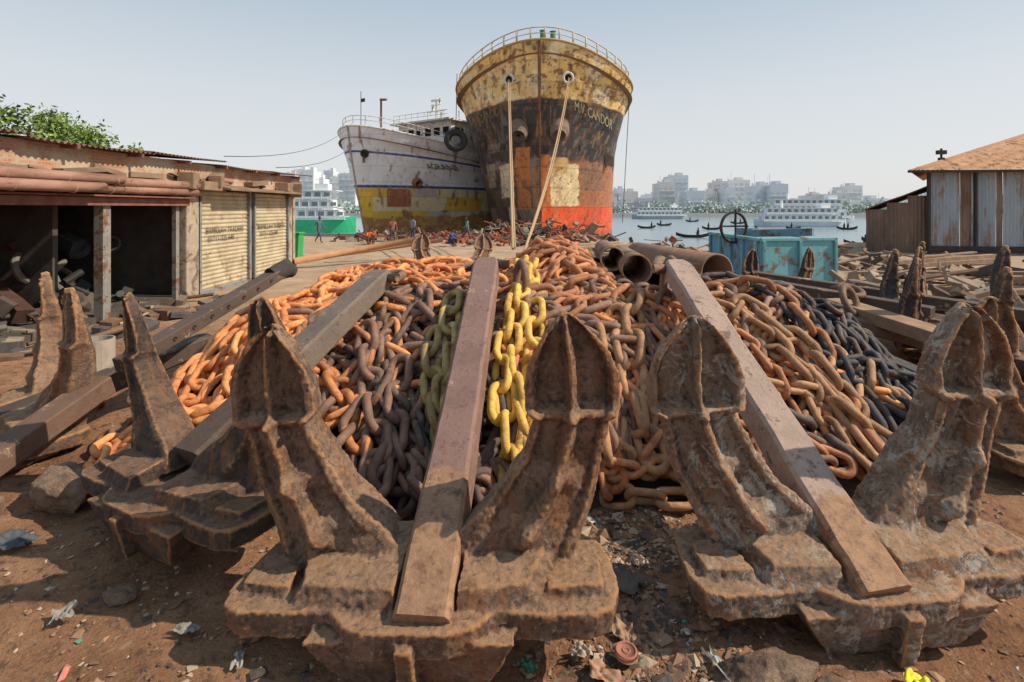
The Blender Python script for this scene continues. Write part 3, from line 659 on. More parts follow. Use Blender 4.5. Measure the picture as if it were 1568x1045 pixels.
mb=MB(); mb.add(*box((FX+.14,9.4,2.42),(.14,6.6,.16))); mb.add(*box((FX+.2,9.4,2.53),(.3,6.6,.03))); mb.make('lintel',beamr,sh,col=False)
mb=MB()
for k,(zz,xx,y0,y1) in enumerate(((2.66,.32,6.2,10.5),(2.65,.54,6.2,9.6),(2.83,.42,6.2,10.2),(2.67,.34,10.3,12.9),(2.81,.38,10.1,12.8))):
    V,F=pipe((FX+xx,y0,zz),(FX+xx,y1,zz+.02),.095,.02); mb.add(V,F)
    for yy in np.arange(y0+.5,y1,1.1): V,F=pipe((FX+xx,yy,zz),(FX+xx,yy+.04,zz),.10,.02); mb.add(V,F)
mb.make('stored_pipes',simple('pipe_red',(.20,.10,.07),(.44,.26,.19),3,.75,.4,.02,(1,.3,1),rust=.25),sh,True,col=False)
random.seed(77); mb=MB()
for (c,s,r1,r2,r3) in (((.25,13.3,2.85),(.5,1.2,.22),.1,0,0),((.3,14.8,2.86),(.8,2.2,.06),0,0,.2),((.3,17.2,2.84),(.7,2.6,.06),0,0,.15),((.2,17.9,3.0),(.5,.8,.3),.2,0,0),((.3,12.5,2.95),(.35,.5,.4),.3,0,0),((.2,16,3.05),(.3,1.1,.14),.05,.1,0),((.15,9.6,3.0),(.2,1.2,.10),.1,.1,0),((.15,11.2,3.0),(.2,.8,.12),-.2,0,0),((.3,13.7,3.05),(.3,.7,.3),.4,.2,0),((.35,18.6,2.95),(.4,.5,.5),.4,.2,0)):
    mb.add(*box((FX+c[0],c[1],c[2]),s,r1,r2,r3))
for i in range(14):
    y=random.uniform(6.5,19); mb.add(*box((FX+random.uniform(.12,.22),y,random.uniform(2.93,3.05)),(random.uniform(.08,.15),random.uniform(.15,.9),random.uniform(.03,.12)),random.uniform(-.2,.2),random.uniform(-.2,.2),random.uniform(-.3,.3)))
mb.make('awning_boards',simple('weathered_wood',(.16,.105,.07),(.32,.22,.15),5,.9,.5,.02,(1,.3,1)),sh,col=False,bevel=.01)
shut=simple('shutter_paint',(.34,.28,.18),(.54,.46,.32),2,.7,.2,.01,rust=.2,rc=(.24,.15,.09))
for y0,y1 in ((13.15,15.72),(15.95,18.42)):
    nz=150; zz=np.linspace(.08,2.75,nz); yy=np.linspace(y0,y1,5); Yg,Zg=np.meshgrid(yy,zz,indexing='ij')
    Xg=FX+.08+np.abs(np.sin(Zg*math.pi/.115))*.035
    obj('roller_shutter',V3(Xg,Yg,Zg).reshape(-1,3),gridF(5,nz),shut,sh,False)
    mb=MB(); mb.add(*box((FX+.14,(y0+y1)/2,.06),(.09,y1-y0,.1))); mb.add(*box((FX+.13,y0+.04,1.4),(.12,.08,2.7))); mb.add(*box((FX+.13,y1-.04,1.4),(.12,.08,2.7))); mb.make('shutter_rails',simple('blue_grey',(.16,.19,.21),(.26,.28,.29),5,rust=.3),sh,col=False)
    cu=bpy.data.curves.new('t','FONT'); cu.body='BISMILLAH TRADERS\n  01711-325 640'; cu.size=.22; to=bpy.data.objects.new('t',cu); S.collection.objects.link(to)
    dg=bpy.context.evaluated_depsgraph_get(); dg.update(); me=bpy.data.meshes.new_from_object(to.evaluated_get(dg)); V=np.array([v.co[:] for v in me.vertices]); F=[tuple(p.vertices) for p in me.polygons]; bpy.data.objects.remove(to)
    V[:,0]*=1.9/V[:,0].max()
    obj('shutter_lettering',V3(FX+.125+0*V[:,0],y0+.35+V[:,0],1.6+V[:,1]),F,dark,sh)
for i,(y0,y1,dz) in enumerate(((5.6,8.4,.02),(8.3,11.2,-.03),(11.1,14,.04),(13.9,16.8,-.03),(16.7,20.0,.0))):
    corr(FX+.42,y0,3.47+dz,(0,y1-y0,random.uniform(-.05,.05)),(-5.9,0,.5),14,.022,.13,rooft,'roof_sheet',sh)
mb=MB()
for yy in np.arange(6,20,1.6): mb.add(*beam((FX+.42,yy,3.39),(-13.2,yy,3.80),.07,.08))
mb.make('rafters',beamr,sh,col=False)
junk=MB(); random.seed(5)
for i in range(170):
    y=random.uniform(6.5,12.4); x=random.uniform(-12,-8.9); z=.15+random.random()**2*1.5*(1 if x<-9.6 else .4)
    t_=random.random(); c=random.choice([(.05,.04,.035),(.03,.03,.03),(.09,.07,.06),(.08,.04,.03),(.07,.075,.08),(.17,.15,.13)])  # parts inside coloured darker, the shed's shade painted into them
    if t_<.4: V,F=box((x,y,z),(random.uniform(.1,.5),random.uniform(.1,.5),random.uniform(.08,.4)),random.random()*3,random.random(),random.random())
    elif t_<.75:
        a=random.uniform(0,3.14); L=random.uniform(.3,1.1); b=random.uniform(-.8,.9); V,F=tube([(x,y,z),(x+math.cos(a)*L*.5,y+math.sin(a)*L,max(.1,z+b*L))],random.uniform(.02,.09),8)
    else: V,F=torus((x,y,z),random.uniform(.12,.35),random.uniform(.03,.1),(random.random(),random.random()-.5,random.random()),14,7)
    junk.add(V,F,c)
for i in range(60):
    y=random.uniform(6,12.6); x=random.uniform(-8.7,-6.9); z=.06; c=random.choice([(.12,.09,.07),(.2,.15,.11),(.3,.23,.17),(.09,.08,.08),(.18,.11,.07)])
    if random.random()<.6: V,F=box((x,y,z),(random.uniform(.1,.4),random.uniform(.1,.4),random.uniform(.04,.22)),random.random()*3,random.random()*.3,random.random()*.3)
    else:
        a=random.uniform(0,6.3); L=random.uniform(.3,1.0); V,F=tube([(x,y,z),(x+math.cos(a)*L,y+math.sin(a)*L,z+.1)],random.uniform(.02,.06),8)
    junk.add(V,F,c)
junk.make('scrap_parts',attrmat('scrap_attr',.7,.6,1.3,5,.3),None,bevel=.005)

# ------------------------------------------------------------------ right sheds
rs=empty('corrugated_shed')
wallc=simple('corrugated_blue',(.22,.27,.32),(.38,.43,.48),1.2,.6,.2,.01,(1,1,.25),rust=.36,rc=(.24,.155,.11),rscale=1.3)
wallr=simple('corrugated_rust',(.12,.085,.07),(.26,.18,.14),1.5,.8,.2,.01,(1,1,.25),rust=.2)
roofr=simple('roof_rust',(.38,.18,.09),(.56,.31,.17),1.5,.8,.3,.02,(1,1,1),rust=.3)
Cn=np.array((20.6,25.3)); fd=np.array((math.cos(rad(7)),-math.sin(rad(7)))); gd=np.array((.66,.751))
x=0
for i,(wd,mt) in enumerate(((1.4,wallc),(.5,wallr),(1.1,wallc),(.3,wallr),(1.6,wallc),(.9,wallc),(2.6,wallc),(3.9,wallr))):
    p=Cn+fd*x+gd*.03*(i%2); corr(p[0],p[1],-.2,(fd[0]*wd,fd[1]*wd,0),(0,0,4.35),4,.03,.16,mt,'wall_sheet',rs); x+=wd
corr(Cn[0],Cn[1],-.2,(gd[0]*7,gd[1]*7,0),(0,0,4.35),4,.03,.16,wallr,'wall_sheet',rs)
e0=Cn-fd*.9-gd*.6; e1=Cn+fd*13-gd*.6; ap0=Cn+fd*5.3+gd*6; ap1=Cn+fd*13+gd*6; bk=Cn-fd*.9+gd*12.5
nu,nv=150,8; A_,B_=np.meshgrid(np.linspace(0,1,nu),np.linspace(0,1,nv),indexing='ij')
def quad(p0,p1,q0,q1,z0,z1,nm):
    P=((1-B_)[...,None]*((1-A_)[...,None]*p0+A_[...,None]*p1)+B_[...,None]*((1-A_)[...,None]*q0+A_[...,None]*q1)); Z=z0+(z1-z0)*B_+.03*np.sin(A_*420)
    obj(nm,np.concatenate([P,Z[...,None]],-1).reshape(-1,3),gridF(nu,nv),roofr,rs,True)
quad(e0,e1,ap0,ap1,4.12,6.7,'roof_sheet'); quad(bk,e0,ap0,ap0+gd*.01,4.12,6.7,'roof_sheet')
mb=MB(); mb.add(*beam((*e0,4.05),(*e1,4.05),.08,.12)); mb.add(*beam((*(Cn-gd*.08),4.0),(*(Cn-gd*.08),-.1),.12,.12,up=(0,1,0)))
for q in (2.1,4.9): p=Cn+fd*q-gd*.08; mb.add(*beam((*p,4.0),(*p,-.1),.1,.1,up=(0,1,0)))
p=Cn-gd*.1; mb.add(*beam((*p,.25),(*(p+fd*12),.25),.1,.3)); mb.make('frame',dark,rs,col=False)
rs2=empty('lean_to_shed'); Ln=np.array((18.4,26.6)); f2=Cn+gd*.4-Ln
for i in range(3): p=Ln+f2*i/3; corr(p[0],p[1],-.3,(f2[0]/3,f2[1]/3,0),(0,0,2.5+.35*i),4,.03,.16,wallr,'wall_sheet',rs2)
corr(Ln[0],Ln[1],-.3,(gd[0]*5,gd[1]*5,0),(0,0,2.5),4,.03,.16,wallr,'wall_sheet',rs2)
corr(Ln[0]-.25,Ln[1]-.1,2.15,(gd[0]*6,gd[1]*6,0),(f2[0]+.2,f2[1],1.25),6,.03,.18,wallr,'roof_sheet',rs2)
mb=MB(); mb.add(*tube([(21.8,26,4.2),(21.8,26,5.3)],.05,6)); mb.add(*box((21.8,26,5.1),(.42,.2,.2))); mb.add(*box((21.8,26,4.75),(.25,.15,.16))); mb.make('roof_floodlight',dark,None,col=False)

# ------------------------------------------------------------------ teal steel tank
tk=empty('teal_steel_tank')
teal=simple('teal_paint',(.12,.36,.40),(.20,.48,.52),1.4,.55,.3,.02,rust=.30,rc=(.22,.13,.09),rscale=2.6)
blue=simple('blue_paint',(.08,.24,.40),(.14,.34,.52),1.4,.55,.3,.02,rust=.35,rc=(.17,.10,.07),rscale=3)
def pt(u,v,Y): return np.array(((u-784)/784*Y,Y,H-(v-318)/784*Y))
a=np.array((6.25,12.9));b=np.array((8.35,13.2));c_=np.array((8.6,16.6));d_=np.array((6.3,16.2))
z0,z1=.0,1.45
def wallp(p,q,mat,n,th=.06):
    p=np.array(p);q=np.array(q); V,F=beam((*p,(z0+z1)/2),(*q,(z0+z1)/2),th,z1-z0); obj(n,V,F,mat,tk)
wallp(a,b,teal,'front_plate'); wallp(d_,a,blue,'side_plate'); wallp(b,c_,blue,'side_plate'); wallp(d_,c_,blue,'back_plate')
mb=MB()
for p,q in ((a,b),(d_,a)):
    mb.add(*beam((*p,z1+.04),(*q,z1+.04),.14,.08))
    for u in np.linspace(.03,.97,5 if p is d_ else 3):
        r=p+(q-p)*u; nn=np.array((q-p)[::-1])*np.array((1,-1)); nn/=np.linalg.norm(nn); r=r+nn*.07; mb.add(*beam((*r,z0),(*r,z1),.07,.07,up=(0,1,0)))
mb.make('rim_and_ribs',teal,tk,col=False,bevel=.01)
mb=MB(); mb.add(*beam((7.3,13.2,z1-.05),(7.4,16.3,z1-.05),2.0,.06)); mb.add(*tube([(6.9,15,z1),(6.9,15,z1+.25)],.3,12)); mb.add(*beam((6.6,14.8,z1+.1),(8.0,13.6,z1+.2),.3,.2)); mb.make('top_plate',simple('tanktop',(.10,.20,.26),(.2,.3,.36),3,rust=.3),tk,col=False)
mb=MB(); mb.add(*torus((6.15,14.2,1.75),.42,.04,(.3,-1,0),24,8)); mb.add(*tube([(6.2,14.2,1.3),(6.2,14.2,2.25)],.03,8)); mb.add(*tube([(5.75,14.2,1.78),(6.55,14.2,1.78)],.025,8)); mb.make('valve_wheel',dark,tk,True,col=False)

# ------------------------------------------------------------------ pipes, beams, logs
pe=empty('pipe_stack'); mb=MB()
for (u,v,Y,r) in ((938,397,6.2,.15),(912,408,6.4,.12),(975,413,5.8,.175),(957,447,5.6,.125),(988,454,5.5,.125),(1005,430,5.9,.125),(930,434,6.0,.12),(1003,478,5.3,.085),(975,481,5.3,.085),(1015,460,5.6,.085),(950,474,5.4,.085)):
    p=pt(u,v,Y); mb.add(*pipe(p,p+np.array((.35 if u<990 else .8,2.6,-.08)),r,.018,24))
mb.make('pipes',simple('pipe_iron',(.13,.09,.07),(.38,.24,.16),4,.75,.3,.01,rust=.3),pe,True,col=False)
pe=empty('large_pipe'); mb=MB(); p=pt(1098,417,8.0); mb.add(*pipe(p,p+np.array((-.6,2.6,.0)),.29,.03,28)); mb.make('pipe',simple('pipe_rust2',(.18,.10,.065),(.34,.20,.13),4,.8,.3),pe,True,col=False)
def beamobj(name,lst,mat,bev=.012):
    e=empty(name); mb=MB()
    for l in lst: mb.add(*beam(*l))
    mb.make('bars',mat,e,bevel=bev,col=False); return e
beamobj('iron_bar',[((-4.15,3.75,.20),(-3.95,4.95,.60),.24,.18)],shr)
be=beamobj('iron_bar',[((-3.9,5.1,.72),(-3.28,7.35,1.40),.19,.15)],shd)
mb=MB(); mb.add(*tube([(-3.36,7.1,1.36),(-3.26,7.4,1.42),(-3.2,7.5,1.35)],[.10,.14,.08],10)); 
for q in np.linspace(.12,.85,8):
    pp=np.array((-3.9,5.1,.72))*(1-q)+np.array((-3.28,7.35,1.40))*q+np.array((0.09,-.03,0)); mb.add(*tube([pp,pp+np.array((.012,-.003,0))],.022,10))
mb.make('eye_and_holes',dark,be,True,col=False)
beamobj('iron_bar',[((4.45,5.1,.42),(2.9,6.55,1.08),.26,.2)],simple('blackbar',(.04,.04,.045),(.10,.085,.075),6))
beamobj('iron_bar',[((5.2,5.6,.72),(4.85,7.7,.86),.34,.16)],simple('woodbar',(.22,.13,.08),(.38,.24,.15),5))
beamobj('iron_bar',[((6.0,7.3,.8),(4.2,9.8,.95),.22,.16),((7.6,6.9,.75),(5.0,10.6,.9),.22,.16)],shd)
random.seed(3)
L=[]
for i in range(12):
    x0=random.uniform(9.5,14); y0=random.uniform(11.5,17); L.append(((x0,y0,.2+.04*i),(x0+random.uniform(3,6),y0+random.uniform(-.8,2),.25+.04*i),random.uniform(.12,.25),random.uniform(.05,.14)))
beamobj('plank_pile',L,simple('plank',(.18,.11,.075),(.34,.23,.16),4,.9,.4,.01))
L=[]
for i in range(10):
    y0=20+i*.35; L.append(((2.2+random.uniform(-.5,.5),y0,.35+.1*(i%4)),(4.9+random.uniform(-.5,1),y0+random.uniform(-.5,1),.4+.1*(i%4)),.22,.1))
beamobj('plank_pile',L,simple('plank2',(.35,.24,.14),(.52,.38,.24),4,.9,.4,.01))
mb=MB(); 
for p,q,r in (((-8.3,19.5,.25),(-4.0,22,.95),.13),((-7.5,21.5,.3),(-3.2,23.5,.8),.10),((-6,17.5,.1),(-3.0,19.5,.35),.08)): mb.add(*tube([p,q],r,12))
mb.make('steel_pole',simple('pole_org',(.38,.18,.09),(.5,.28,.16),4),None,True,col=False)
random.seed(9); mb=MB()
for i in range(520):
    x=random.gauss(1.5,3.0); y=random.uniform(30,38.5); 
    if random.random()<.45: x=random.uniform(-12,3); y=random.uniform(34,43)
    z=random.random()**2*(1.3 if -2<x<6 else .4); c=random.choice([(.2,.1,.06),(.1,.06,.05),(.3,.16,.1),(.34,.07,.04),(.25,.2,.16),(.07,.06,.06)])
    a=random.uniform(0,6.28); Ln_=random.uniform(.3,1.4)
    if random.random()<.5: V,F=tube([(x,y,z),(x+math.cos(a)*Ln_,y+math.sin(a)*Ln_*.5,z+random.uniform(-.2,.5))],random.uniform(.03,.1),6)
    elif random.random()<.5: V,F=torus((x,y,z),random.uniform(.12,.3),.05,(random.random()-.5,-.7,random.random()),12,6)
    else: V,F=box((x,y,z),(random.uniform(.2,.8),random.uniform(.2,.6),random.uniform(.05,.4)),a,random.random(),random.random())
    mb.add(V,F,c)
for i in range(420):
    x=random.uniform(3,17); y=random.uniform(11.5,27); z=random.random()**2*.4; c=random.choice([(.2,.12,.08),(.1,.07,.06),(.28,.18,.12),(.34,.25,.18)])
    a=random.uniform(0,6.28); Ln_=random.uniform(.2,1.6)
    if 6<x<9 and 12.5<y<17: continue
    if random.random()<.5: V,F=tube([(x,y,z+.05),(x+math.cos(a)*Ln_,y+math.sin(a)*Ln_*.5,z+random.uniform(.1,.4))],random.uniform(.03,.08),6)
    else: V,F=box((x,y,z),(random.uniform(.2,.7),random.uniform(.2,.6),random.uniform(.05,.3)),a,random.random()*.5,random.random()*.5)
    mb.add(V,F,c)
mb.make('scrap_heap',attrmat('scrap_attr2',.8,.6,1.3,3,.3),None)
gb=empty('green_bin'); mb=MB(); V,F=box((-9.35,22,.6),(.62,.55,1.15)); V[:4,0]=-9.35+(V[:4,0]+9.35)*.8; mb.add(V,F); mb.add(*box((-9.35,22,1.2),(.7,.62,.08))); mb.add(*tube([(-9.7,22.3,1.2),(-9.0,22.3,1.2)],.04,8)); mb.make('body_and_lid',simple('green_plastic',(.03,.30,.08),(.05,.38,.12),3,.5,.1),gb,bevel=.03,col=False)
mb=MB(); mb.add(*tube([(-9.6,22.3,.1),(-9.6,22.36,.1)],.1,12)); mb.add(*tube([(-9.1,22.3,.1),(-9.1,22.36,.1)],.1,12)); mb.make('wheels',black,gb,col=False)

# ------------------------------------------------------------------ overhead wires
wr=simple('wire_black',(.03,.03,.03),(.05,.05,.05)); mb=MB()
for a_,b_,s_ in (((-9,16,3.9),(-14.5,47,10.2),.9),((-8.3,18,3.7),(-13.0,47,9.9),1.0)): mb.add(*tube(sag(a_,b_,s_),.013,5))
mb.add(*tube(sag((10.1,44,12),(9.6,44.5,1),0),.03,5))
mb.make('overhead_wire',wr,None,col=False)

# ------------------------------------------------------------------ tree
def tree(name,loc,hgt,rx,n,seed):
    r=np.random.default_rng(seed); e=empty(name,loc)
    mb=MB(); mb.add(*tube([(0,0,0),(.15,0,hgt*.3),(.1,.1,hgt*.6),(.3,0,hgt*.85)],[.28,.2,.13,.04],9))
    cl=[]
    for i in range(34):
        a=r.uniform(0,6.28); q=r.uniform(.2,1)**.6*rx; z=hgt*(.45+.55*r.uniform(0,1)*(1-.45*(q/rx)**2)); c=np.array((math.cos(a)*q,math.sin(a)*q,z)); cl.append(c)
        if i<14: mb.add(*tube([(.1,0,hgt*.35),c*np.array((.5,.5,.85)),c],[.09,.05,.015],6))
    mb.make('trunk_and_limbs',simple('bark',(.1,.07,.05),(.18,.13,.1)),e,True,col=False)
    per=n//34; P=np.concatenate([c+r.normal(0,1,(per,3))*np.array((.42,.42,.30))*rx*.32 for c in cl]); tone=np.repeat(r.uniform(.6,1.3,34),per)
    m=len(P); u=r.normal(0,1,(m,3)); u/=np.linalg.norm(u,axis=1)[:,None]; v=np.cross(u,r.normal(0,1,(m,3))); v/=np.linalg.norm(v,axis=1)[:,None]
    sz=r.uniform(.05,.12,(m,1))*1.1
    V=np.stack([P-u*sz,P+v*sz*.45,P+u*sz,P-v*sz*.45],1).reshape(-1,3); F=np.arange(4*m).reshape(-1,4)
    C=np.repeat(np.array((.17,.25,.055))*tone[:,None]*r.uniform(.6,1.4,(m,1)),4,axis=0)
    t=NT('foliage'); at=t.n('ShaderNodeAttribute',attribute_name='Col').outputs['Color']; mt=t.out(at,.6,0,.3)
    obj('leaves',V,F,mt,e,False,C)
tree('leafy_tree',(-18.2,19,0),6.3,2.6,9000,1)
tree('leafy_tree',(-21.5,20.5,0),5.9,2.2,6000,2)
tree('leafy_tree',(-15.3,19.5,0),4.9,1.4,4000,4)

# ------------------------------------------------------------------ skyline + boats
random.seed(21)
hazew=[(.64,.64,.66),(.64,.67,.71),(.60,.63,.67),(.64,.61,.61),(.58,.62,.67),(.69,.69,.70)]  # distance haze painted into the far city's pale wall and window colours
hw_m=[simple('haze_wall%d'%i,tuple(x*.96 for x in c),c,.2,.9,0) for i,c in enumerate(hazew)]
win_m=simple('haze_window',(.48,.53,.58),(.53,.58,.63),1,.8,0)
def building(x,y,w_,d_,h_,m):
    mb=MB(); z0=-1.2; mb.add(*box((x,y,z0+h_/2),(w_,d_,h_))); fl=3.1; n=int(h_/fl)
    for i in range(n):
        zc=z0+i*fl+1.8; nn=max(2,int(w_/2.6))
        for j in range(nn):
            if random.random()<.1: continue
            mb.add(*box((x-w_/2+(j+.5)*w_/nn,y-d_/2-.03,zc),(w_/nn*.55,.1,1.5)),m=1)
        mb.add(*box((x,y-d_/2-.3,z0+i*fl+.1),(w_*.96,.6,.22)))
        mb.add(*box((x-math.copysign(w_/2+.03,x),y,zc),(.1,d_*.5,1.3)),m=1)
    mb.add(*box((x+w_*.15,y,z0+h_+1.2),(w_*.3,d_*.4,2.4))); mb.add(*box((x,y-d_/2+.2,z0+h_+.35),(w_,.3,.7)))
    if random.random()<.6: mb.add(*tube([(x-w_*.2,y,z0+h_),(x-w_*.2,y,z0+h_+random.uniform(3,7))],.12,5))
    mb.add(*tube([(x-w_*.3,y,z0+h_),(x-w_*.3,y,z0+h_+1.6)],.7,8))
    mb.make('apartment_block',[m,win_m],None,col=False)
prof=lambda u: np.interp(u,[400,520,960,1000,1015,1035,1060,1110,1200,1215,1260,1300,1340,1400,1568],[268,268,297,296,274,276,292,281,281,305,293,290,303,305,300])
u=405
while u<1640:
    Y=random.uniform(275,340); wpx=random.uniform(14,34); 
    if 540<u<930: u+=wpx; continue
    v=float(prof(u))+random.uniform(-6,10); h_=(318-v)/784*Y+3.5
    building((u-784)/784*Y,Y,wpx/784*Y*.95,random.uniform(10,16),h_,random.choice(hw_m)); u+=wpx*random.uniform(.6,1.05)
u=405
while u<1640:
    Y=random.uniform(420,520); wpx=random.uniform(16,30)
    if not 540<u<930:
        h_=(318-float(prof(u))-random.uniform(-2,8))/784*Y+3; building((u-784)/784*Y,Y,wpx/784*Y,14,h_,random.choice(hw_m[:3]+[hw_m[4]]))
    u+=wpx*1.4
mb=MB(); mb.add(*box((120,252,-1.6),(500,.8,2.2))); mb.make('embankment_wall',simple('bank',(.48,.44,.40),(.56,.53,.50),.1),None,col=False)
r=np.random.default_rng(3); m=14000; cx_=r.uniform(-160,330,160); P=np.stack([np.repeat(cx_,m//160+1)[:m]+r.normal(0,3.5,m),262+r.normal(0,3,m),-.5+np.abs(r.normal(0,2.4,m))],-1)
uu=r.normal(0,1,(m,3));uu/=np.linalg.norm(uu,axis=1)[:,None];vv=np.cross(uu,r.normal(0,1,(m,3)));vv/=np.linalg.norm(vv,axis=1)[:,None]
Vt=np.stack([P-uu*.8,P+vv*.6,P+uu*.8,P-vv*.6],1).reshape(-1,3)
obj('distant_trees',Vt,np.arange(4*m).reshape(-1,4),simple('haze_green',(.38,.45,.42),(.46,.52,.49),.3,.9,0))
def ferry(x,y,L,hullc,decks=3,yaw=0,sc=1,hh=1.5):
    e=empty('river_ferry',(x,y,WZ),(0,0,yaw),sc); a=np.linspace(-1,1,25)
    cs=[]
    for q in a:
        wdt=2.6*(1-abs(q)**3.5)+.15; up=.9*abs(q)**3
        cs.append([(q*L/2,-wdt,hh+up),(q*L/2,-wdt*.8,0),(q*L/2,wdt*.8,0),(q*L/2,wdt,hh+up)])
    V,F=loft(cs); obj('hull',V,F,simple('fhull%d'%int(x),hullc,tuple(min(1,c*1.3) for c in hullc),1,.6,0),e)
    mb=MB()
    for k in range(decks):
        l=L*(.86-.08*k); z=hh+.1+k*2.2
        mb.add(*box((-.3*k,0,z+.05),(l,5.0,.14))); mb.add(*box((-.3*k,0,z+1.1),(l*.9,3.6,2.0)))
        mb.add(*box((-.3*k,-2.45,z+.55),(l,.06,.45))); mb.add(*box((-.3*k,2.45,z+.55),(l,.06,.45)))
        n=int(l/2.0)
        for j in range(n+1):
            xx=-l/2+j*l/n-.3*k
            mb.add(*box((xx,-2.45,z+1.1),(.12,.12,2.1))); 
            if j<n: mb.add(*box((xx+l/n/2,-1.83,z+1.35),(l/n*.6,.08,.9)),m=1)
    mb.add(*box((0,0,hh+.1+decks*2.2),(L*.75,5.2,.16))); mb.add(*box((L*.25,0,hh+.9+decks*2.2),(3,3,1.6))); mb.add(*tube([(-L*.2,0,decks*2.2+1),(-L*.2,0,decks*2.2+4)],.4,8))
    mb.make('decks',[simple('ferry_white%d'%int(x),(.72,.74,.75),(.82,.82,.82),1,.6,0),simple('ferry_win%d'%int(x),(.2,.24,.28),(.28,.32,.36),1,.6,0)],e,col=False)
ferry(-42,97,30,(.04,.42,.20),3,.05,.82,3.0)
ferry(72,128,30,(.45,.52,.58),2,.03,.78); ferry(95,165,34,(.4,.45,.5),3,0,.9); ferry(112,190,30,(.5,.5,.52),2,0,.9); ferry(62,215,30,(.3,.35,.4),2,.1,.8)
random.seed(31)
def rowboat(x,y,L,yaw,people=1):
    e=empty('wooden_rowboat',(x,y,WZ),(0,0,yaw)); cs=[]
    for q in np.linspace(-1,1,17):
        wd=.55*(1-abs(q)**2.2)+.04; up=.45*abs(q)**2.6
        cs.append([(q*L/2,-wd,.40+up),(q*L/2,-wd*.5,-.05+up*.8),(q*L/2,wd*.5,-.05+up*.8),(q*L/2,wd,.40+up),(q*L/2,wd*.8,.3+up),(q*L/2,-wd*.8,.3+up)])
    V,F=loft(cs); obj('hull',V,F,dark,e)
    mb=MB()
    for k in range(people):
        xx=random.uniform(-L*.25,L*.3); mb.add(*tube([(xx,0,.3),(xx,0,.8),(xx+.05,0,1.15),(xx+.05,0,1.3),(xx+.05,0,1.45),(xx+.05,0,1.6)],[.18,.22,.2,.08,.12,.05],8))
    mb.add(*tube([(L*.1,-.3,.9),(L*.1+.5,-1.8,.0)],.03,5)); mb.make('rower_and_oar',dark,e,True,col=False)
for u,v,L_ in ((1060,364,5),(1090,352,4),(1320,377,4),(1345,372,4),(1297,352,4),(1017,346,4),(1160,360,4),(1332,380,4),(990,350,4),(1060,340,5),(1130,343,5),(1215,352,4)):
    Y=784*(H-WZ)/(v-318); rowboat((u-784)/784*Y,Y,L_,random.uniform(-.4,.4),random.choice((1,2)))

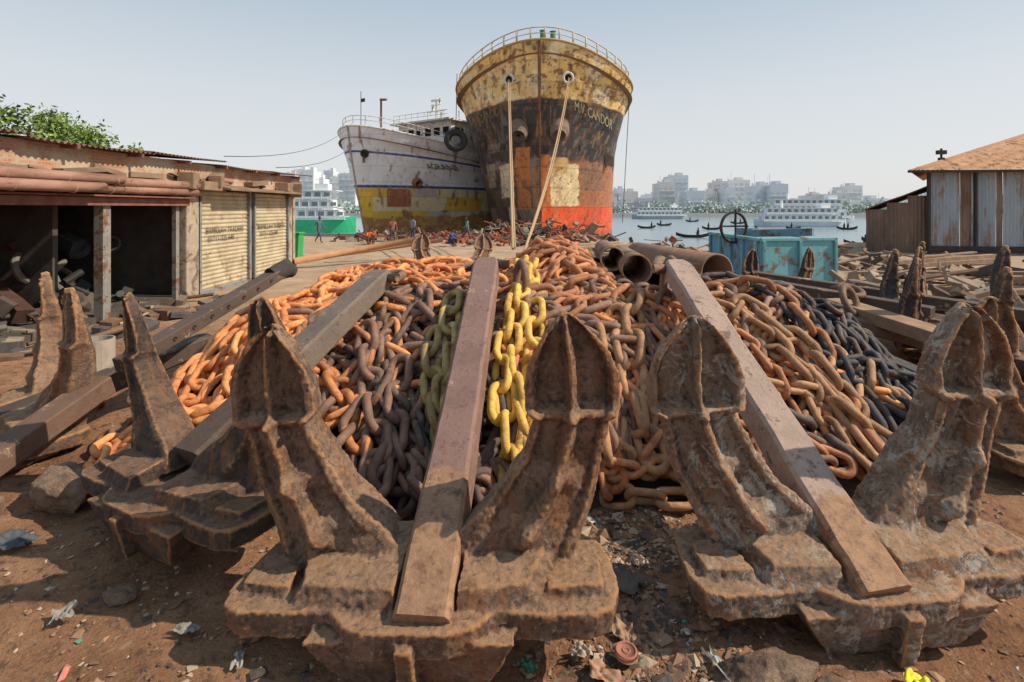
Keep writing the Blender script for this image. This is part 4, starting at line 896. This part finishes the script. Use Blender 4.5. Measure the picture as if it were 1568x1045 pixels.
# ------------------------------------------------------------------ people
skin=simple('skin',(.16,.09,.06),(.20,.115,.075),5,.6,0); hair=simple('hair',(.01,.009,.008),(.02,.016,.014),8)
def person(loc,yaw,pose,shirt,pants):
    e=empty('worker',loc,(0,0,yaw))
    if pose=='stand':
        J=dict(pel=(0,0,.93),sp=(0,.01,1.12),ch=(0,0,1.32),nk=(0,0,1.47),hd0=(0,-.01,1.56),lh=(-.09,0,.90),rh=(.09,0,.90),lk=(-.11,-.02,.50),rk=(.12,-.05,.50),la=(-.12,.02,.09),ra=(.15,.0,.09),lt=(-.13,-.16,.04),rt=(.17,-.17,.04),
            ls=(-.18,0,1.40),rs=(.18,0,1.40),le=(-.25,.04,1.13),re=(.26,.02,1.13),lw=(-.24,-.08,.90),rw=(.22,-.18,.98))
    elif pose=='walk':
        J=dict(pel=(0,0,.91),sp=(0,-.02,1.10),ch=(0,-.04,1.30),nk=(0,-.05,1.45),hd0=(0,-.07,1.54),lh=(-.09,0,.88),rh=(.09,0,.88),lk=(-.10,-.22,.52),rk=(.10,.10,.48),la=(-.10,-.28,.09),ra=(.10,.38,.16),lt=(-.10,-.45,.05),rt=(.10,.28,.04),
            ls=(-.18,-.03,1.38),rs=(.18,-.03,1.38),le=(-.24,.12,1.13),re=(.24,-.16,1.12),lw=(-.23,.05,.90),rw=(.2,-.36,1.0))
    else:
        J=dict(pel=(0,.12,.30),sp=(0,.08,.47),ch=(0,-.03,.66),nk=(0,-.08,.80),hd0=(0,-.12,.89),lh=(-.09,.1,.29),rh=(.09,.1,.29),lk=(-.20,-.28,.50),rk=(.20,-.28,.50),la=(-.16,-.10,.09),ra=(.16,-.10,.09),lt=(-.18,-.28,.04),rt=(.18,-.28,.04),
            ls=(-.18,-.04,.73),rs=(.18,-.04,.73),le=(-.27,-.25,.56),re=(.27,-.25,.56),lw=(-.12,-.46,.48),rw=(.12,-.46,.46))
    R=dict(pel=.14,sp=.125,ch=.15,nk=.06,hd0=.055,lh=.10,rh=.10,lk=.065,rk=.065,la=.045,ra=.045,lt=.035,rt=.035,ls=.07,rs=.07,le=.043,re=.043,lw=.03,rw=.03)
    E=[('pel','sp'),('sp','ch'),('ch','nk'),('nk','hd0'),('pel','lh'),('pel','rh'),('lh','lk'),('rh','rk'),('lk','la'),('rk','ra'),('la','lt'),('ra','rt'),('ch','ls'),('ch','rs'),('ls','le'),('rs','re'),('le','lw'),('re','rw')]
    names=list(J); me=bpy.data.meshes.new('b'); me.from_pydata([J[n] for n in names],[(names.index(a),names.index(b)) for a,b in E],[])
    o=bpy.data.objects.new('b',me); S.collection.objects.link(o); m=o.modifiers.new('s','SKIN')
    if not me.skin_vertices: raise RuntimeError('no skin')
    for i,n in enumerate(names): me.skin_vertices[0].data[i].radius=(R[n],R[n]*(.75 if n in('pel','sp','ch') else 1)); me.skin_vertices[0].data[i].use_root=(n=='pel')
    o.modifiers.new('u','SUBSURF').levels=1
    dg=bpy.context.evaluated_depsgraph_get(); dg.update(); m2=bpy.data.meshes.new_from_object(o.evaluated_get(dg)); bpy.data.objects.remove(o)
    segs=[(np.array(J[a]),np.array(J[b]),0 if a in('ch','ls','rs','sp') or (a,b)==('pel','sp') else (2 if a in('le','re','la','ra','nk') else 1)) for a,b in E]
    V=np.array([v.co[:] for v in m2.vertices]); F=[tuple(p.vertices) for p in m2.polygons]; idx=[]
    for f in F:
        c=V[list(f)].mean(0); best=9;bi=0
        for a,b,k in segs:
            t_=np.clip(np.dot(c-a,b-a)/np.dot(b-a,b-a),0,1); dd=np.linalg.norm(c-a-(b-a)*t_)
            if dd<best: best=dd;bi=k
        idx.append(bi)
    obj('body',V,F,[simple('shirt',tuple(x*.85 for x in shirt),shirt,6,.9,.1),simple('trousers',tuple(x*.85 for x in pants),pants,6,.9,.1),skin],e,True,midx=idx)
    hc=np.array(J['hd0'])+np.array((0,-.01,.09)); th=np.linspace(0,math.pi,13); phi=np.linspace(0,2*math.pi,18,endpoint=False)
    T_,P_=np.meshgrid(th,phi,indexing='ij'); X_=.075*np.sin(T_)*np.cos(P_);Y_=.095*np.sin(T_)*np.sin(P_);Z_=.12*np.cos(T_); X_=X_*(1-.25*np.clip(-Z_/.12,0,1)); 
    nose=np.exp(-((X_/.018)**2+((Z_+.01)/.025)**2))*(Y_<0)*.025; Y_=Y_-nose
    Vh=(V3(X_,Y_,Z_)+hc).reshape(-1,3); Fh=[tuple(f) for f in gridF(13,18,cv=True,flip=True)]
    mi=[1 if (Vh[list(f)].mean(0)-hc)[2]>.045 or ((Vh[list(f)].mean(0)-hc)[1]>.02 and (Vh[list(f)].mean(0)-hc)[2]>-.05) else 0 for f in Fh]
    obj('head',Vh,Fh,[skin,hair],e,True,midx=mi)
    mb=MB()
    for s_ in(-1,1):
        mb.add(*tube([hc+np.array((s_*.074,.0,-.02)),hc+np.array((s_*.085,.015,.02))],.015,6)); mb.add(*tube([hc+np.array((s_*.03,-.088,.012)),hc+np.array((s_*.03,-.094,.012))],.011,8),m=1)
    mb.add(*tube([hc+np.array((-.022,-.083,-.055)),hc+np.array((.022,-.083,-.055))],.006,6),m=1)
    for sd,wj,ej in((-1,'lw','le'),(1,'rw','re')):
        w_=np.array(J[wj]); d_=w_-np.array(J[ej]); d_/=np.linalg.norm(d_); ac=np.cross(d_,(0,0,1) if abs(d_[2])<.8 else (0,1,0)); ac/=np.linalg.norm(ac)
        mb.add(*beam(w_-d_*.01,w_+d_*.085,.075,.03,.08,.025,up=tuple(np.cross(ac,d_))))
        for k,l_ in enumerate((.06,.072,.068,.05)):
            b_=w_+d_*.08+ac*(k-1.5)*.02; mb.add(*tube([b_,b_+d_*l_*.55,b_+d_*l_*.9+np.array((0,-.015,-.005))],[.009,.008,.006],6))
        b_=w_+d_*.03+ac*.035; mb.add(*tube([b_,b_+ac*.025+d_*.025,b_+ac*.028+d_*.055],[.011,.010,.007],6))
    mb.make('hands_and_features',[skin,hair],e,True,col=False)
try:
    for (u,v,pose,yaw,sh_,pa_) in ((632,371,'stand',2.6,(.22,.24,.28),(.08,.08,.12)),(601,377,'stand',.4,(.30,.12,.10),(.12,.10,.10)),(565,375,'sit',.8,(.62,.14,.04),(.2,.1,.08)),(572,374,'sit',-.5,(.55,.12,.05),(.1,.1,.1)),(691,378,'sit',1.3,(.04,.10,.32),(.05,.06,.12)),(488,372,'walk',1.2,(.10,.13,.22),(.1,.1,.14)),(716,372,'walk',-1.2,(.1,.25,.2),(.15,.1,.1))):
        Y=784*H/(v-318); person(((u-784)/784*Y,Y,float(ghz(np.array((u-784)/784*Y),np.array(Y)))),yaw,pose,sh_,pa_)
except Exception as ex: print('PERSON FAIL',ex)

# ------------------------------------------------------------------ foreground debris
random.seed(17)
def rock(c,r,sq=(1,1,.7),seed=0,n=48):
    th=np.linspace(0,math.pi,n); ph_=np.linspace(0,2*math.pi,n*2,endpoint=False); T_,P_=np.meshgrid(th,ph_,indexing='ij')
    D=np.stack([np.sin(T_)*np.cos(P_),np.sin(T_)*np.sin(P_),np.cos(T_)],-1); rs_=np.random.default_rng(seed+5)
    rr=np.full(D.shape[:2],9.)
    for k in range(16):
        nrm=rs_.normal(0,1,3); nrm/=np.linalg.norm(nrm); dd=rs_.uniform(.7,1.0); rr=np.minimum(rr,dd/np.maximum((D*nrm).sum(-1),.05))
    rr=np.minimum(rr,1.25)*r*(.85+.32*fbm(D*3+seed*7.1,5)); return (D*rr[...,None]*np.array(sq)+np.array(c)).reshape(-1,3),[tuple(f) for f in gridF(n,2*n,cv=True,flip=True)]
rockm=simple('stone',(.17,.10,.07),(.42,.29,.20),9,.9,1.0,.05,rust=.25,rc=(.08,.06,.05))
for i,(c,r_,sq) in enumerate((((-3.45,3.95,.10),.22,(1.2,.8,.8)),((1.22,2.42,.06),.16,(1.3,.8,.8)),((1.46,2.32,.04),.11,(1.3,.8,.7)),((-3.9,3.25,.02),.2,(1.3,.9,.4)),((.62,2.3,.0),.08,(1.3,.8,.5)),((-2.3,3.0,.02),.07,(1.3,1,.6)),((.95,2.9,.02),.07,(1.2,1,.6)))):
    mb=MB(); mb.add(*rock(c,r_,sq,i)); mb.make('stone',rockm,None,True,col=False)
mb=MB(); cols=[(.34,.21,.13),(.20,.12,.08),(.12,.085,.065),(.44,.33,.24),(.28,.15,.09),(.08,.065,.06)]
for i in range(13000):
    y=1.8+random.random()**1.7*9; x=random.uniform(-1.25,1.25)*y+random.gauss(0,.2)
    if random.random()<.3: x=random.gauss(.72,.28); y=random.uniform(2.2,3.9)
    s_=random.uniform(.004,.018)*(1+(random.random()<.10)*1.8)
    c=random.choice(cols); 
    if random.random()<.025: c=random.choice([(.6,.6,.58),(.1,.25,.4),(.5,.45,.1),(.55,.2,.15),(.1,.3,.2)])
    a=random.uniform(0,6.28); k=random.uniform(.25,1); hh=random.choice((.12,.3,.6))
    V=np.array([(-1,-k,0),(1,-k*.7,.1),(.8,k,0),(-.7,k*.9,.15),(0,0,hh)],float)*s_; V[:,:3]+=np.random.default_rng(i).normal(0,.15*s_,(5,3)); ca,sa=math.cos(a),math.sin(a)
    V=np.c_[V[:,0]*ca-V[:,1]*sa,V[:,0]*sa+V[:,1]*ca,V[:,2]]; mb.add(V+np.array((x,y,0)),[(0,1,4),(1,2,4),(2,3,4),(3,0,4),(3,2,1,0)],c)
ob=mb.make('gravel_litter',attrmat('litter',.85,.7,1.2,20,.2),None)
co_=np.array([v.co[:] for v in ob.data.vertices]); co_[:,2]+=ghz(co_[:,0],co_[:,1])+.002; ob.data.vertices.foreach_set('co',co_.ravel())
def crumple(name,c,sx,sy,col,amp=.03,seed=0,yaw=0):
    n=16; a=np.linspace(-.5,.5,n); A_,B_=np.meshgrid(a,a,indexing='ij'); z=fbm(V3(A_*5+seed,B_*5,seed),3)*amp*2
    X_=A_*sx*(1+.2*np.sin(B_*7+seed)); Y_=B_*sy*(1+.2*np.cos(A_*6+seed)); ca,sa=math.cos(yaw),math.sin(yaw)
    x=X_*ca-Y_*sa+c[0]; y=X_*sa+Y_*ca+c[1]; o=obj(name,V3(x,y,z+ghz(x,y)+.01).reshape(-1,3),gridF(n,n),simple(name+'_m',tuple(q*.7 for q in col),col,14,.6,.3,.005),None,False); return o
crumple('yellow_wrapper',(1.93,2.42,0),.13,.09,(.75,.70,.05),.05,1,.3); crumple('paper_scrap',(2.02,2.36,0),.12,.14,(.6,.52,.42),.03,2,.2); crumple('paper_scrap',(1.02,2.5,0),.05,.2,(.5,.48,.45),.03,3,.3)
crumple('newspaper_scrap',(-1.36,2.55,0),.05,.10,(.36,.34,.3),.02,4,.2); crumple('plastic_bag',(-2.5,2.85,0),.10,.10,(.28,.25,.22),.04,5,.5); crumple('plastic_bag',(-1.75,2.75,0),.12,.07,(.3,.26,.22),.03,6,0)
crumple('blue_rag',(-3.35,3.45,0),.20,.18,(.08,.09,.10),.05,7,.3); crumple('cardboard_scrap',(-2.0,2.42,0),.10,.12,(.46,.28,.17),.02,8,.8); crumple('green_foil',(.08,2.55,0),.05,.08,(.08,.22,.14),.04,9,1.)
crumple('cardboard_scrap',(-.3,2.38,0),.2,.14,(.4,.22,.13),.05,11,.4);crumple('cardboard_scrap',(.45,2.5,0),.10,.14,(.42,.24,.15),.03,12,.9)
crumple('cardboard_scrap',(.60,2.75,0),.10,.15,(.36,.22,.14),.03,13,.3);crumple('paper_scrap',(.36,2.62,0),.06,.10,(.5,.4,.32),.03,14,1.2);crumple('cloth_scrap',(.70,3.1,0),.16,.2,(.14,.11,.09),.04,15,.6)
mb=MB(); V,F=tube([(.58,2.6,.03),(.58,2.6,.05)],.06,20); mb.add(V,F); mb.add(*torus((.58,2.6,.05),.05,.007,(0,0,1),18,6)); mb.add(*torus((.58,2.6,.05),.018,.005,(0,0,1),12,6)); mb.make('can_lid',simple('lid',(.3,.12,.08),(.42,.2,.15)),None,True,col=False)
mb=MB(); V,F=pipe((-5.75,7.1,.02),(-5.75,7.1,.48),.2,.02,20); mb.add(V,F); mb.add(*tube([(-5.75,7.1,.02),(-5.75,7.1,.05)],.19,20)); mb.make('concrete_bucket',simple('bucket',(.28,.24,.2),(.42,.36,.3)),None,col=False)
mb=MB(); mb.add(*box((-4.0,3.55,.08),(.6,.4,.14),.4)); mb.add(*box((-4.6,4.6,.12),(.8,.5,.16),-.3)); mb.make('stone_slab',rockm,None,bevel=.03,col=False)
mb=MB(); V,F=box((-5.6,5.55,.12),(.25,.2,.18),.4); mb.add(V,F); mb.make('yellow_container',simple('yel',(.5,.42,.08),(.65,.55,.12)),None,bevel=.03,col=False)
mb=MB(); 
for c,R_,ax in (((2.95,6.7,1.15),.13,(.3,-.4,.8)),((3.15,6.4,1.1),.14,(.1,-.6,.5)),((4.75,7.2,1.0),.16,(.5,-.7,.4)),((4.3,8.1,1.0),.14,(0,-.4,.8)),((5.3,8.0,1.0),.14,(0,-.3,.9))): mb.add(*torus(c,R_,.045,ax,22,9,2*math.pi,1.25))
mb.add(*oval(pt(798,438,5.45),(.6,-.8,.1),(0,.2,1),.085,.25,.042)); mb.add(*oval(pt(1026,436,5.2),(.5,-.8,.1),(.1,.2,1),.085,.26,.042)); mb.add(*oval(pt(1016,468,5.15),(.9,.3,.1),(.1,.2,1),.08,.14,.04))
mb.make('loose_shackles',shacklem,None,True,col=False)
print('links',len(links),'objs',len(bpy.data.objects))
